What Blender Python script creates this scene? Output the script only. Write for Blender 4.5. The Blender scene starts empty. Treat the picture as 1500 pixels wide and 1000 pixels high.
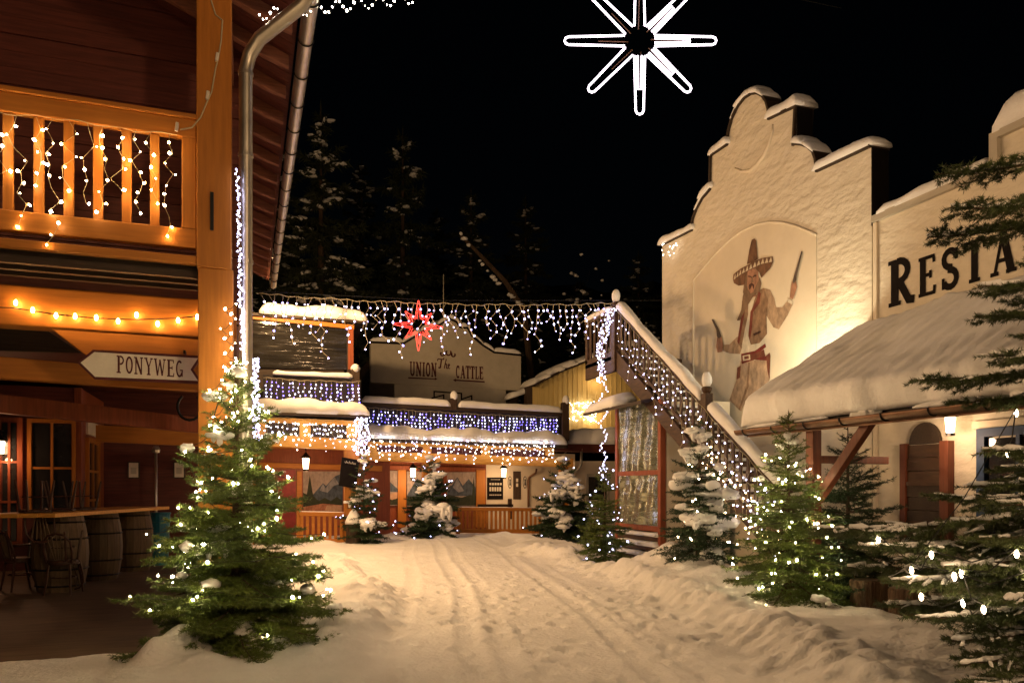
import bpy, math, random
import numpy as np
from mathutils import Vector, Matrix

S = bpy.context.scene
# ------------------------------------------------------------------ camera
F, CX, HZ, TH = 1100.0, 750.0, 715.0, math.radians(19.5)
CT, ST = math.cos(TH), math.sin(TH)
EYE = Vector((0, 0, 1.6))
cam_d = bpy.data.cameras.new('camera')
cam_d.sensor_width = 36.0
cam_d.lens = F / 1500 * 36
cam_d.shift_y = (HZ - 500) / 1500
cam_d.clip_end = 600
cam = bpy.data.objects.new('camera', cam_d)
S.collection.objects.link(cam)
cam.location = EYE
cam.rotation_euler = (math.pi / 2, 0, -TH)
S.camera = cam

# ------------------------------------------------------------------ night sky, faint moon, exposure
W = bpy.data.worlds.new('World'); S.world = W; W.use_nodes = True
wn = W.node_tree.nodes; wl = W.node_tree.links
sky = wn.new('ShaderNodeTexSky'); sky.sky_type = 'NISHITA'; sky.sun_disc = False
sky.sun_elevation = math.radians(18); sky.sun_rotation = math.radians(200)
bg = wn['Background']; bg.inputs['Strength'].default_value = 0.0002
wl.new(sky.outputs[0], bg.inputs['Color'])
moon = bpy.data.lights.new('sun', 'SUN'); moon.energy = 0.004; moon.angle = math.radians(0.5); moon.color = (1, 0.93, 0.85)
mo = bpy.data.objects.new('sun', moon); S.collection.objects.link(mo)
mo.rotation_euler = (math.radians(72), 0, math.radians(-20))
S.view_settings.view_transform = 'Standard'; S.view_settings.look = 'None'
S.view_settings.gamma = 1.0; S.view_settings.exposure = 0.0
S.view_settings.use_curve_mapping = False
S.render.engine = 'CYCLES'
S.cycles.use_denoising = True
S.cycles.max_bounces = 6; S.cycles.diffuse_bounces = 3; S.cycles.glossy_bounces = 3
S.cycles.transmission_bounces = 3; S.cycles.transparent_max_bounces = 8
S.cycles.sample_clamp_indirect = 3.0
S.cycles.use_light_tree = True

rnd = random.Random(7)
COL = S.collection

# ------------------------------------------------------------------ helpers
def P(px, py, X=None, Y=None, Z=None, d=None):
    """photo pixel -> world point on the plane X / Y / Z = const or at depth d"""
    dx = (px - CX) / F; dz = (HZ - py) / F
    v = Vector((CT * dx + ST, CT - ST * dx, dz))
    t = d if d is not None else X / v.x if X is not None else Y / v.y if Y is not None else (Z - EYE.z) / v.z
    return EYE + v * t
def G(px, py): return P(px, py, Z=0.0)

LOC = {}
def wloc(o): return LOC.get(o.name, Vector((0, 0, 0))) if o else Vector((0, 0, 0))
def tag(o, label=None, cat=None, group=None, kind=None):
    if label: o['label'] = label
    if cat: o['category'] = cat
    if group: o['group'] = group
    if kind: o['kind'] = kind
    return o
def thing(name, label, cat, loc, group=None):
    o = bpy.data.objects.new(name, None); COL.objects.link(o)
    o.location = loc; o.empty_display_size = 0.2
    LOC[o.name] = Vector(loc)
    return tag(o, label, cat, group)
def mesh_obj(name, verts, faces, mat, parent=None, smooth=False, origin=None):
    off = origin if origin is not None else wloc(parent)
    me = bpy.data.meshes.new(name)
    if isinstance(verts, np.ndarray):
        v = verts.astype(np.float32) - np.array(off, dtype=np.float32)
        f = np.asarray(faces, dtype=np.int32); k = f.shape[1]
        me.vertices.add(len(v)); me.vertices.foreach_set('co', v.ravel())
        me.loops.add(f.size); me.loops.foreach_set('vertex_index', f.ravel())
        me.polygons.add(len(f))
        me.polygons.foreach_set('loop_start', np.arange(0, f.size, k, dtype=np.int32))
        me.polygons.foreach_set('loop_total', np.full(len(f), k, dtype=np.int32))
        me.update(calc_edges=True); me.validate()
    else:
        me.from_pydata([tuple(Vector(p) - off) for p in verts], [], faces); me.update()
    if smooth:
        me.polygons.foreach_set('use_smooth', [True] * len(me.polygons))
    if mat: me.materials.append(mat)
    o = bpy.data.objects.new(name, me); COL.objects.link(o)
    if parent: o.parent = parent
    else: o.location = off
    LOC[o.name] = wloc(parent) if parent else Vector(off)
    return o

class MB:
    def __init__(s): s.v = []; s.f = []
    def add(s, vs, fs):
        n = len(s.v); s.v += [Vector(p) for p in vs]; s.f += [tuple(i + n for i in f) for f in fs]; return s
    def box(s, x0, x1, y0, y1, z0, z1):
        return s.add([(x0,y0,z0),(x1,y0,z0),(x1,y1,z0),(x0,y1,z0),(x0,y0,z1),(x1,y0,z1),(x1,y1,z1),(x0,y1,z1)],
                     [(0,3,2,1),(4,5,6,7),(0,1,5,4),(1,2,6,5),(2,3,7,6),(3,0,4,7)])
    def beam(s, a, b, w, h, up=(0, 0, 1)):
        a = Vector(a); b = Vector(b); d = (b - a).normalized(); up = Vector(up)
        sd = d.cross(up); sd = sd.normalized() if sd.length > 1e-5 else Vector((1, 0, 0))
        u = sd.cross(d).normalized(); sd = sd * w / 2; u = u * h / 2
        vs = [a-sd-u, a+sd-u, a+sd+u, a-sd+u, b-sd-u, b+sd-u, b+sd+u, b-sd+u]
        return s.add(vs, [(0,1,2,3)[::-1],(4,5,6,7),(0,1,5,4),(1,2,6,5),(2,3,7,6),(3,0,4,7)])
    def tube(s, pts, r, n=6, cap=True):
        pts = [Vector(p) for p in pts]; rs = r if isinstance(r, (list, tuple)) else [r] * len(pts)
        base = len(s.v); ref = None
        for i, p in enumerate(pts):
            d = (pts[min(i+1, len(pts)-1)] - pts[max(i-1, 0)])
            d = d.normalized() if d.length > 1e-9 else Vector((0, 0, 1))
            if ref is None: ref = Vector((0, 0, 1)) if abs(d.z) < 0.9 else Vector((1, 0, 0))
            a = d.cross(ref); a = a.normalized() if a.length > 1e-6 else d.orthogonal().normalized()
            b = a.cross(d); ref = b
            for k in range(n):
                t = 2 * math.pi * k / n
                s.v.append(p + a * math.cos(t) * rs[i] + b * math.sin(t) * rs[i])
        for i in range(len(pts) - 1):
            for k in range(n):
                q = base + i*n; k2 = (k+1) % n
                s.f.append((q+k, q+k2, q+n+k2, q+n+k))
        if cap:
            s.f.append(tuple(base + k for k in range(n))[::-1])
            q = base + (len(pts)-1)*n; s.f.append(tuple(q + k for k in range(n)))
        return s
    def prism(s, poly, ext):
        poly = [Vector(p) for p in poly]; n = len(poly); e = Vector(ext)
        fs = [tuple(range(n)), tuple(range(2*n-1, n-1, -1))]
        fs += [(i, i+n, (i+1) % n + n, (i+1) % n) for i in range(n)]
        return s.add(poly + [p + e for p in poly], fs)
    def face(s, poly): return s.add(poly, [tuple(range(len(poly)))])
    def lathe(s, prof, c, n=16):
        c = Vector(c); base = len(s.v)
        for r, z in prof:
            for k in range(n):
                t = 2*math.pi*k/n; s.v.append(c + Vector((r*math.cos(t), r*math.sin(t), z)))
        for i in range(len(prof)-1):
            for k in range(n):
                k2 = (k+1) % n; q = base + i*n
                s.f.append((q+k, q+k2, q+n+k2, q+n+k))
        s.f.append(tuple(base+k for k in range(n))[::-1]); q = base+(len(prof)-1)*n
        s.f.append(tuple(q+k for k in range(n)))
        return s
    def blob(s, c, r, seed=0, sub=1, amp=0.25):
        v, f = ico(sub); g = random.Random(seed)
        ph = [g.uniform(0, 6.28) for _ in range(6)]
        vs = []
        for p in v:
            k = 1 + amp*(math.sin(3*p[0]+ph[0])*math.sin(3*p[1]+ph[1]) + 0.6*math.sin(5*p[2]+ph[2])*math.sin(4*p[0]+ph[3]))
            vs.append((c[0]+p[0]*r[0]*k, c[1]+p[1]*r[1]*k, c[2]+p[2]*r[2]*k))
        return s.add(vs, f)
    def build(s, name, mat, parent=None, smooth=False, bevel=0, origin=None):
        if parent is None and origin is None:
            xs = [p.x for p in s.v]; ys = [p.y for p in s.v]
            origin = Vector(((min(xs)+max(xs))/2, (min(ys)+max(ys))/2, min(p.z for p in s.v)))
        o = mesh_obj(name, s.v, s.f, mat, parent, smooth, origin)
        if bevel:
            m = o.modifiers.new('bevel', 'BEVEL'); m.width = bevel; m.segments = 2; m.limit_method = 'ANGLE'
        return o

_ico = {}
def ico(sub):
    if sub in _ico: return _ico[sub]
    t = (1 + 5 ** 0.5) / 2
    v = [Vector(p).normalized() for p in [(-1,t,0),(1,t,0),(-1,-t,0),(1,-t,0),(0,-1,t),(0,1,t),(0,-1,-t),(0,1,-t),(t,0,-1),(t,0,1),(-t,0,-1),(-t,0,1)]]
    f = [(0,11,5),(0,5,1),(0,1,7),(0,7,10),(0,10,11),(1,5,9),(5,11,4),(11,10,2),(10,7,6),(7,1,8),(3,9,4),(3,4,2),(3,2,6),(3,6,8),(3,8,9),(4,9,5),(2,4,11),(6,2,10),(8,6,7),(9,8,1)]
    for _ in range(sub):
        c = {}; nf = []
        def mid(a, b):
            k = (min(a, b), max(a, b))
            if k not in c: v.append(((v[a]+v[b])/2).normalized()); c[k] = len(v)-1
            return c[k]
        for a, b, d in f:
            x, y, z = mid(a, b), mid(b, d), mid(d, a); nf += [(a,x,z),(b,y,x),(d,z,y),(x,y,z)]
        f = nf
    _ico[sub] = ([tuple(p) for p in v], f); return _ico[sub]

def vnoise(x, y, seed=0, n=256):
    g = np.random.default_rng(seed).random((n, n))
    xi = np.floor(x).astype(int); yi = np.floor(y).astype(int); fx = x - xi; fy = y - yi
    fx = fx*fx*(3-2*fx); fy = fy*fy*(3-2*fy); xi %= n; yi %= n; x2 = (xi+1) % n; y2 = (yi+1) % n
    return (g[xi,yi]*(1-fx)+g[x2,yi]*fx)*(1-fy)+(g[xi,y2]*(1-fx)+g[x2,y2]*fx)*fy - 0.5
def fbm(x, y, seed=0, o=4):
    r = 0; a = 1.0
    for k in range(o): r = r + a*vnoise(x*2**k+7.3*k, y*2**k+3.1*k, seed+k); a *= 0.5
    return r

def snow_bar(mb, a, b, w, h, seed=0, side=None, step=0.12, lump=0.25):
    """a rounded ridge of snow of width w and height h lying along a->b (a, b on the surface)"""
    a = Vector(a); b = Vector(b); d = b - a; L = d.length; n = max(3, int(L/step)+1); d.normalize()
    sd = Vector(side).normalized() if side is not None else d.cross(Vector((0, 0, 1))).normalized()
    g = random.Random(seed); K = 9; base = len(mb.v); ph = [g.uniform(0, 6.28) for _ in range(5)]
    for i in range(n+1):
        t = i/n; s = t*L
        hh = h*(1+lump*(math.sin(s*2.3+ph[0])*0.5+math.sin(s*5.1+ph[1])*0.3+math.sin(s*11+ph[2])*0.2+g.uniform(-.12,.12)))
        e = min(1, (min(s, L-s)+0.02)/(0.7*h+0.02)); hh *= math.sqrt(max(0.05, e*(2-e)))
        ww = w*(1+0.10*math.sin(s*3.7+ph[3])+0.06*math.sin(s*9+ph[4]))
        for k in range(K):
            u = math.pi*k/(K-1)
            cx = math.copysign(abs(math.cos(u))**0.55, math.cos(u)); cz = math.sin(u)**0.6
            mb.v.append(a + d*s + sd*(cx*ww/2) + Vector((0, 0, cz*hh - 0.012)))
    for i in range(n):
        for k in range(K-1):
            q = base+i*K+k; mb.f.append((q, q+K, q+K+1, q+1))
        q = base+i*K; mb.f.append((q+K-1, q+2*K-1, q+K, q))
    mb.f.append(tuple(base+k for k in range(K))); mb.f.append(tuple(base+n*K+k for k in range(K))[::-1])
    return mb

# ------------------------------------------------------------------ materials
def mat(name, col, rough=0.7, var=0.25, scale=6.0, bump=0.15, bscale=None, stretch=None, metal=0.0, spec=0.3, col2=None, bdist=0.02):
    m = bpy.data.materials.new(name); m.use_nodes = True
    N = m.node_tree.nodes; L = m.node_tree.links; b = N['Principled BSDF']
    b.inputs['Roughness'].default_value = rough; b.inputs['Metallic'].default_value = metal
    b.inputs['Specular IOR Level'].default_value = spec
    tc = N.new('ShaderNodeTexCoord'); mp = N.new('ShaderNodeMapping'); L.new(tc.outputs['Object'], mp.inputs['Vector'])
    if stretch is not None: mp.inputs['Scale'].default_value = stretch
    nz = N.new('ShaderNodeTexNoise'); nz.inputs['Scale'].default_value = scale; nz.inputs['Detail'].default_value = 6; nz.inputs['Roughness'].default_value = 0.62
    L.new(mp.outputs[0], nz.inputs['Vector'])
    cr = N.new('ShaderNodeValToRGB'); e = cr.color_ramp.elements
    e[0].position = 0.3; e[1].position = 0.72
    c2 = col2 or [min(1, c*(1+var)) for c in col]
    e[0].color = (*[c*(1-var) for c in col], 1); e[1].color = (*c2, 1)
    L.new(nz.outputs['Fac'], cr.inputs[0]); L.new(cr.outputs[0], b.inputs['Base Color'])
    if bump:
        n2 = N.new('ShaderNodeTexNoise'); n2.inputs['Scale'].default_value = bscale or scale*3; n2.inputs['Detail'].default_value = 5
        L.new(mp.outputs[0], n2.inputs['Vector'])
        bp = N.new('ShaderNodeBump'); bp.inputs['Strength'].default_value = bump; bp.inputs['Distance'].default_value = bdist
        L.new(n2.outputs['Fac'], bp.inputs['Height']); L.new(bp.outputs[0], b.inputs['Normal'])
    return m
def emit(name, col, strength, base=(0.8, 0.8, 0.8)):
    m = bpy.data.materials.new(name); m.use_nodes = True; b = m.node_tree.nodes['Principled BSDF']
    b.inputs['Base Color'].default_value = (*base, 1); b.inputs['Roughness'].default_value = 0.4
    b.inputs['Emission Color'].default_value = (*col, 1); b.inputs['Emission Strength'].default_value = strength
    nz = m.node_tree.nodes.new('ShaderNodeTexNoise'); nz.inputs['Scale'].default_value = 20
    mr = m.node_tree.nodes.new('ShaderNodeMapRange'); mr.inputs['To Min'].default_value = strength*0.45; mr.inputs['To Max'].default_value = strength*1.55
    tc = m.node_tree.nodes.new('ShaderNodeTexCoord')
    m.node_tree.links.new(tc.outputs['Object'], nz.inputs['Vector']); m.node_tree.links.new(nz.outputs['Fac'], mr.inputs['Value'])
    m.node_tree.links.new(mr.outputs[0], b.inputs['Emission Strength'])
    return m
def glass_dark(name, col=(0.02, 0.02, 0.022), rough=0.06):
    return mat(name, col, rough, 0.3, 2.0, 0.05, 3.0, spec=0.8)
WX, WY, WZ = (0.6, 9, 9), (9, 0.6, 9), (9, 9, 0.6)
M = dict(
  snow=mat('snow', (0.80, 0.80, 0.80), 0.75, 0.05, 3.0, 0.35, 28.0, spec=0.25, bdist=0.03),
  snow_ground=mat('trodden_snow', (0.76, 0.75, 0.73), 0.8, 0.07, 1.6, 0.5, 22.0, spec=0.2, bdist=0.04),
  orangeZ=mat('stained_wood_upright', (0.40, 0.148, 0.020), 0.55, 0.16, 3, 0.10, stretch=WZ),
  orangeX=mat('stained_wood_across', (0.40, 0.148, 0.020), 0.55, 0.16, 3, 0.10, stretch=WX),
  orangeY=mat('stained_wood_along', (0.40, 0.148, 0.020), 0.55, 0.16, 3, 0.10, stretch=WY),
  paleX=mat('honey_wood', (0.56, 0.27, 0.05), 0.55, 0.18, 3, 0.10, stretch=WX),
  redwoodX=mat('red_brown_boards', (0.095, 0.024, 0.017), 0.55, 0.35, 3, 0.15, stretch=WX),
  redwoodY=mat('red_brown_boards_along', (0.13, 0.035, 0.024), 0.55, 0.35, 3, 0.15, stretch=WY),
  rafter=mat('rafter_wood', (0.22, 0.085, 0.05), 0.6, 0.35, 4, 0.15, stretch=WX),
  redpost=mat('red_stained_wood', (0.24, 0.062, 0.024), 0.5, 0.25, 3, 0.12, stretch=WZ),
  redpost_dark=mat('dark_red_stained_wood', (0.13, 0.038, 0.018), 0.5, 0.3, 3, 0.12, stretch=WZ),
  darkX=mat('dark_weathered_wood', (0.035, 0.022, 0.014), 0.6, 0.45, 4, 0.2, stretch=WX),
  darkZ=mat('dark_weathered_wood_upright', (0.05, 0.030, 0.019), 0.6, 0.45, 4, 0.2, stretch=WZ),
  stair=mat('stair_wood', (0.055, 0.027, 0.013), 0.55, 0.4, 4, 0.2, stretch=(5, 1.2, 5)),
  zinc=mat('zinc_metal', (0.50, 0.47, 0.40), 0.38, 0.22, 3, 0.05, metal=0.9, spec=0.5),
  bronze=mat('brown_gutter_metal', (0.16, 0.085, 0.05), 0.45, 0.3, 4, 0.05, metal=0.5),
  iron=mat('dark_iron', (0.02, 0.02, 0.02), 0.5, 0.3, 8, 0.1, metal=0.6),
  plaster=mat('rough_plaster', (0.66, 0.60, 0.49), 0.85, 0.06, 1.2, 0.75, 3.4, stretch=(1, 1, 1.8), bdist=0.07),
  plaster_smooth=mat('smooth_plaster', (0.68, 0.60, 0.47), 0.85, 0.06, 1.5, 0.12, 9),
  greyboard=mat('painted_grey_boards', (0.44, 0.40, 0.33), 0.8, 0.10, 2, 0.12, 12),
  yellow=mat('yellow_boards', (0.56, 0.43, 0.17), 0.7, 0.12, 2, 0.12, stretch=WZ),
  black=mat('black_paint', (0.008, 0.006, 0.006), 0.7, 0.3, 8, 0.05, spec=0.08),
  maroon=mat('maroon_paint', (0.07, 0.008, 0.008), 0.55, 0.3, 8, 0.05),
  white=mat('white_paint', (0.66, 0.60, 0.50), 0.6, 0.10, 5, 0.05),
  glass=glass_dark('window_glass'),
  blue=mat('blue_frame_paint', (0.025, 0.055, 0.13), 0.5, 0.25, 5, 0.08),
  barrel=mat('oak_barrel', (0.10, 0.066, 0.035), 0.6, 0.35, 3, 0.2, stretch=WZ),
  chair=mat('bentwood', (0.045, 0.018, 0.010), 0.35, 0.4, 5, 0.05),
  floor=mat('veranda_floor', (0.13, 0.088, 0.055), 0.6, 0.4, 3, 0.15, stretch=(0.7, 6, 6)),
  terrace=mat('terrace_boards', (0.10, 0.072, 0.048), 0.7, 0.35, 3, 0.2, stretch=(6, 0.7, 6)),
  needle=mat('fir_needles', (0.062, 0.115, 0.018), 0.5, 0.4, 2.5, 0, spec=0.4, col2=(0.15, 0.20, 0.03)),
  needle9=mat('near_fir_needles', (0.035, 0.062, 0.018), 0.5, 0.45, 2.5, 0, spec=0.4, col2=(0.09, 0.12, 0.035)),
  needle_dark=mat('dark_fir_needles', (0.018, 0.045, 0.017), 0.55, 0.45, 2.5, 0, col2=(0.045, 0.08, 0.03)),
  bark=mat('bark', (0.07, 0.045, 0.028), 0.9, 0.4, 8, 0.4, stretch=(1, 1, 0.3)),
  log=mat('log_bark', (0.16, 0.10, 0.06), 0.85, 0.65, 7, 1.0, stretch=(2.2, 2.2, 0.3), bdist=0.06),
  forest=mat('forest_needles', (0.028, 0.036, 0.018), 0.9, 0.4, 1.0, 0),
  earth=mat('hill_ground', (0.02, 0.022, 0.015), 0.95, 0.5, 0.4, 0.2),
  wire=mat('pale_cable', (0.42, 0.36, 0.22), 0.5, 0.1, 5, 0),
  wire_dark=mat('black_cable', (0.012, 0.012, 0.012), 0.5, 0.1, 5, 0),
  neutral=emit('neutral_white_led', (1.0, 0.86, 0.70), 32),
  cool=emit('cool_white_led', (0.62, 0.60, 1.0), 11),
  violet=emit('violet_white_led', (0.42, 0.36, 1.0), 12),
  blueled=emit('blue_led', (0.20, 0.16, 1.0), 7, (0.2, 0.2, 0.8)),
  warmled=emit('warm_white_led', (1.0, 0.72, 0.42), 55),
  treeled=emit('tree_led', (1.0, 0.80, 0.44), 230),
  amber=emit('amber_led', (1.0, 0.52, 0.18), 120),
  ropewhite=emit('white_rope_light', (1.0, 0.86, 1.0), 5.0),
  ropered=emit('red_rope_light', (1.0, 0.045, 0.03), 3.6, (0.5, 0.02, 0.02)),
  lampglow=emit('lamp_glow', (1.0, 0.66, 0.34), 16),
  lampcool=emit('floodlight_glow', (0.9, 0.97, 1.0), 30),
  plastic=mat('clear_plastic_sheet', (0.34, 0.36, 0.26), 0.16, 0.5, 1.2, 0.5, 1.1, stretch=(1, 1, 3.5), metal=0.7, spec=0.9, bdist=0.08),
  plastic_dark=mat('dark_plastic_sheet', (0.035, 0.032, 0.028), 0.10, 0.5, 1.2, 0.45, 0.9, stretch=(0.4, 1, 4), metal=0.5, spec=0.9, bdist=0.08),
  slat=mat('black_brown_slat', (0.014, 0.010, 0.009), 0.6, 0.4, 4, 0.1, stretch=WZ),
)
def lamp(name, loc, energy, col=(1, 0.6, 0.3), r=0.05, parent=None, kind='POINT', rot=None, size=None, blend=0.5):
    l = bpy.data.lights.new(name, kind); l.energy = energy; l.color = col; l.shadow_soft_size = r
    if kind == 'SPOT': l.spot_size = size; l.spot_blend = blend
    o = bpy.data.objects.new(name, l); COL.objects.link(o)
    if parent: o.parent = parent; o.location = Vector(loc) - wloc(parent)
    else: o.location = loc
    if rot is not None:
        d = (Vector(rot) - Vector(loc)).normalized(); o.rotation_euler = d.to_track_quat('-Z', 'Y').to_euler()
    return o

# ------------------------------------------------------------------ lettering: every stroke is a mitred ribbon
def arc(cx, cy, rx, ry, a0, a1, n=10):
    return [(cx+rx*math.cos(math.radians(a0+(a1-a0)*i/n)), cy+ry*math.sin(math.radians(a0+(a1-a0)*i/n))) for i in range(n+1)]
def glyph(ch):
    T, t = 0.17, 0.075     # thick and thin strokes; letter box: height 1
    sf = lambda x, y, w=0.3: ([(x-w/2, y), (x+w/2, y)], t)
    lo, hi = t/2, 1-t/2
    if ch == 'P': return 0.62, [([(0.16,0),(0.16,1)],T), (arc(0.28,0.74,0.24,0.22,95,-95),0.11), sf(.16,lo,.34), sf(.1,hi,.2)]
    if ch == 'R': return 0.74, [([(0.17,0),(0.17,1)],T), (arc(0.27,0.73,0.25,0.225,100,-100),0.12), ([(0.3,0.5),(0.55,0.06),(0.7,0.04)],0.14), sf(.17,lo,.34), sf(.1,hi,.22)]
    if ch == 'E': return 0.64, [([(0.17,0),(0.17,1)],T), ([(0.02,lo),(0.56,lo),(0.58,0.22)],t), ([(0.02,hi),(0.54,hi),(0.56,0.8)],t), ([(0.2,0.52),(0.44,0.52)],t), ([(0.44,0.42),(0.44,0.62)],t)]
    if ch == 'S': return 0.62, [(arc(0.31,0.745,0.2,0.2,20,270,10)+arc(0.31,0.26,0.21,0.21,90,-160,10),0.13), ([(0.52,0.7),(0.52,0.98)],t), ([(0.09,0.02),(0.09,0.3)],t)]
    if ch == 'T': return 0.66, [([(0.33,0),(0.33,1)],T), ([(0.03,0.76),(0.05,hi),(0.61,hi),(0.63,0.76)],t), sf(.33,lo,.34)]
    if ch == 'A': return 0.74, [([(0.12,0),(0.36,0.98)],t), ([(0.35,1.0),(0.60,0)],T), ([(0.2,0.32),(0.5,0.32)],t), sf(.12,lo,.24), sf(.6,lo,.3)]
    if ch == 'U': return 0.70, [([(0.16,1),(0.16,0.3)]+arc(0.35,0.28,0.19,0.23,180,360,8)+[(0.54,0.3),(0.54,1)],0.12), sf(.16,hi,.3), sf(.54,hi,.24)]
    if ch == 'N': return 0.76, [([(0.15,0),(0.15,1)],t+.02), ([(0.14,0.98),(0.58,0.02)],T-.02), ([(0.59,0),(0.59,1)],t+.02), sf(.15,lo,.26), sf(.1,hi,.2), sf(.6,hi,.24)]
    if ch == 'O': return 0.62, [(arc(0.31,0.5,0.22,0.44,0,360,20),0.12)]
    if ch == 'Y': return 0.70, [([(0.35,0),(0.35,0.45)],T-.02), ([(0.12,1),(0.35,0.44)],0.12), ([(0.58,1),(0.35,0.44)],t), sf(.35,lo,.3), sf(.12,hi,.26), sf(.58,hi,.22)]
    if ch == 'W': return 0.98, [([(0.12,1),(0.3,0.02)],0.13), ([(0.3,0.02),(0.49,0.9)],t), ([(0.48,0.95),(0.68,0.02)],0.13), ([(0.68,0.02),(0.86,1)],t), sf(.12,hi,.24), sf(.86,hi,.22)]
    if ch == 'G': return 0.68, [(arc(0.34,0.5,0.23,0.44,50,330,16),0.12), ([(0.56,0.05),(0.56,0.42)],0.1), ([(0.38,0.42),(0.62,0.42)],t)]
    if ch == 'C': return 0.64, [(arc(0.34,0.5,0.23,0.44,50,310,16),0.12), ([(0.5,0.68),(0.5,0.95)],t)]
    if ch == 'I': return 0.36, [([(0.18,0),(0.18,1)],T-.03), sf(.18,lo,.3), sf(.18,hi,.3)]
    if ch == 'L': return 0.58, [([(0.17,0),(0.17,1)],T-.03), ([(0.03,lo),(0.5,lo),(0.53,0.26)],t), sf(.17,hi,.3)]
    if ch == 'the':
        return 1.5, [([(0.0,0.75)]+arc(0.12,0.85,0.12,0.12,180,60,6)+[(0.65,0.95)]+arc(0.62,1.02,0.06,0.07,-60,90,4),0.07),
                     ([(0.42,0.95),(0.36,0.5),(0.3,0.2)]+arc(0.2,0.18,0.12,0.14,0,-150,6),0.10),
                     ([(0.95,1.0),(0.82,0.5),(0.72,0.0)],0.07), (arc(0.9,0.3,0.1,0.2,170,20,6)+[(0.96,0.08),(1.04,0.02),(1.1,0.1)],0.07),
                     ([(1.12,0.25),(1.28,0.32)]+arc(1.24,0.36,0.08,0.12,0,170,6)+arc(1.26,0.2,0.1,0.18,170,320,8),0.06)]
    return 0.3, []
def ribbon(pts, w):
    pts = [Vector((p[0], p[1])) for p in pts]
    q = [pts[0]]
    for p in pts[1:]:
        if (p-q[-1]).length > 1e-4: q.append(p)
    pts = q; l = []; r = []
    for i, p in enumerate(pts):
        d0 = (p-pts[i-1]).normalized() if i else None; d1 = (pts[i+1]-p).normalized() if i < len(pts)-1 else None
        d = ((d0 or d1)+(d1 or d0)); d = d.normalized() if d.length > 1e-6 else (d0 or d1)
        n = Vector((-d.y, d.x)); k = 1.0
        if d0 and d1: k = min(1.6, 1/max(0.3, n.dot(Vector((-d0.y, d0.x)))))
        l.append(p+n*w/2*k); r.append(p-n*w/2*k)
    return l, r
def lettering(mb, text, o, u, v, nrm, h, wscale=1.0, space=0.06, fit=None, weight=1.0):
    """write text along unit vector u with height h along v; nrm faces the reader"""
    gs = [glyph(c) for c in text]
    tot = sum(g[0]+space for g in gs)-space
    if fit: wscale = fit/(tot*h)
    x = 0; o = Vector(o); u = Vector(u); v = Vector(v); nrm = Vector(nrm); lay = 0
    for w, strokes in gs:
        for pts, tk in strokes:
            l, r = ribbon(pts, tk*weight); n = len(l); lay = (lay+1) % 6
            off = nrm*(0.003+lay*0.0008)
            f = lambda p: o+u*((x+p.x)*h*wscale)+v*(p.y*h)+off
            mb.add([f(p) for p in l]+[f(p) for p in r], [(i, i+1, n+i+1, n+i) for i in range(n-1)])
        x += w+space
    return mb
# ================================================================== THE SETTING
def sheet(name, x0, x1, y0, y1, z, m, label=None):
    o = MB().face([(x0,y0,z),(x1,y0,z),(x1,y1,z),(x0,y1,z)]).build(name, m, origin=Vector((0,0,z)))
    return tag(o, kind='structure')
sheet('ground', -90, 90, -40, 150, -0.06, M['earth'])
# wooded hill behind the village: a heightfield that rises behind the houses
hx = np.linspace(-80, 90, 60); hy = np.linspace(34, 140, 40); HX, HY = np.meshgrid(hx, hy)
HZm = np.clip((HY-36)*0.42, -0.3, 60)+fbm(HX*0.06, HY*0.06, 5)*5*np.clip((HY-34)/10, 0, 1)-0.3
def grid_faces(nr, nc):
    i = np.arange(nr-1)[:, None]*nc+np.arange(nc-1)[None, :]
    return np.stack([i, i+1, i+nc+1, i+nc], -1).reshape(-1, 4)
hill = mesh_obj('hillside', np.stack([HX, HY, HZm], -1).reshape(-1, 3), grid_faces(40, 60), M['earth'], smooth=True, origin=Vector((0, 34, 0)))
tag(hill, kind='structure')
def hill_z(x, y): return max(-0.1, (y-36)*0.42-0.6)

# --- trodden snow of the street: banks, tyre ruts, footprints are real relief
gx = np.arange(-5.0, 7.9, 0.045)
gy = np.concatenate([np.arange(2.2, 13, 0.04), np.arange(13, 25.6, 0.09)])
SX, SY = np.meshgrid(gx, gy)
def polydist(X, Y, pts):
    best = np.full(X.shape, 1e9); side = np.zeros(X.shape)
    for (x0, y0), (x1, y1) in zip(pts[:-1], pts[1:]):
        dx, dy = x1-x0, y1-y0; L2 = dx*dx+dy*dy
        t = np.clip(((X-x0)*dx+(Y-y0)*dy)/L2, 0, 1)
        d = np.hypot(X-x0-t*dx, Y-y0-t*dy); s = np.sign((X-x0)*dy-(Y-y0)*dx)
        side = np.where(d < best, s, side); best = np.minimum(best, d)
    return best, side
sm = lambda a, b, x: np.clip((x-a)/(b-a), 0, 1)**2*(3-2*np.clip((x-a)/(b-a), 0, 1))
RB = [(3.0, 2.0), (3.95, 4.0), (4.5, 5.4), (5.1, 7.0), (5.5, 8.7), (5.8, 10.8), (5.95, 13.0), (6.3, 15.5), (6.3, 18), (7.4, 20), (8.6, 27)]
LB = [(-5, 5.5), (-1.6, 6.5), (0.3, 6.5), (1.0, 7.3), (1.6, 9.0), (1.9, 10.8), (1.75, 13), (1.9, 15.5), (2.3, 18.5), (2.4, 27.0)]
def inside_path(X, Y):
    dr, sr = polydist(X, Y, RB); dl, sl = polydist(X, Y, LB)
    return dr*np.where(sr > 0, 1, -1), dl*np.where(sl < 0, 1, -1)   # positive = beyond the bank
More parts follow.
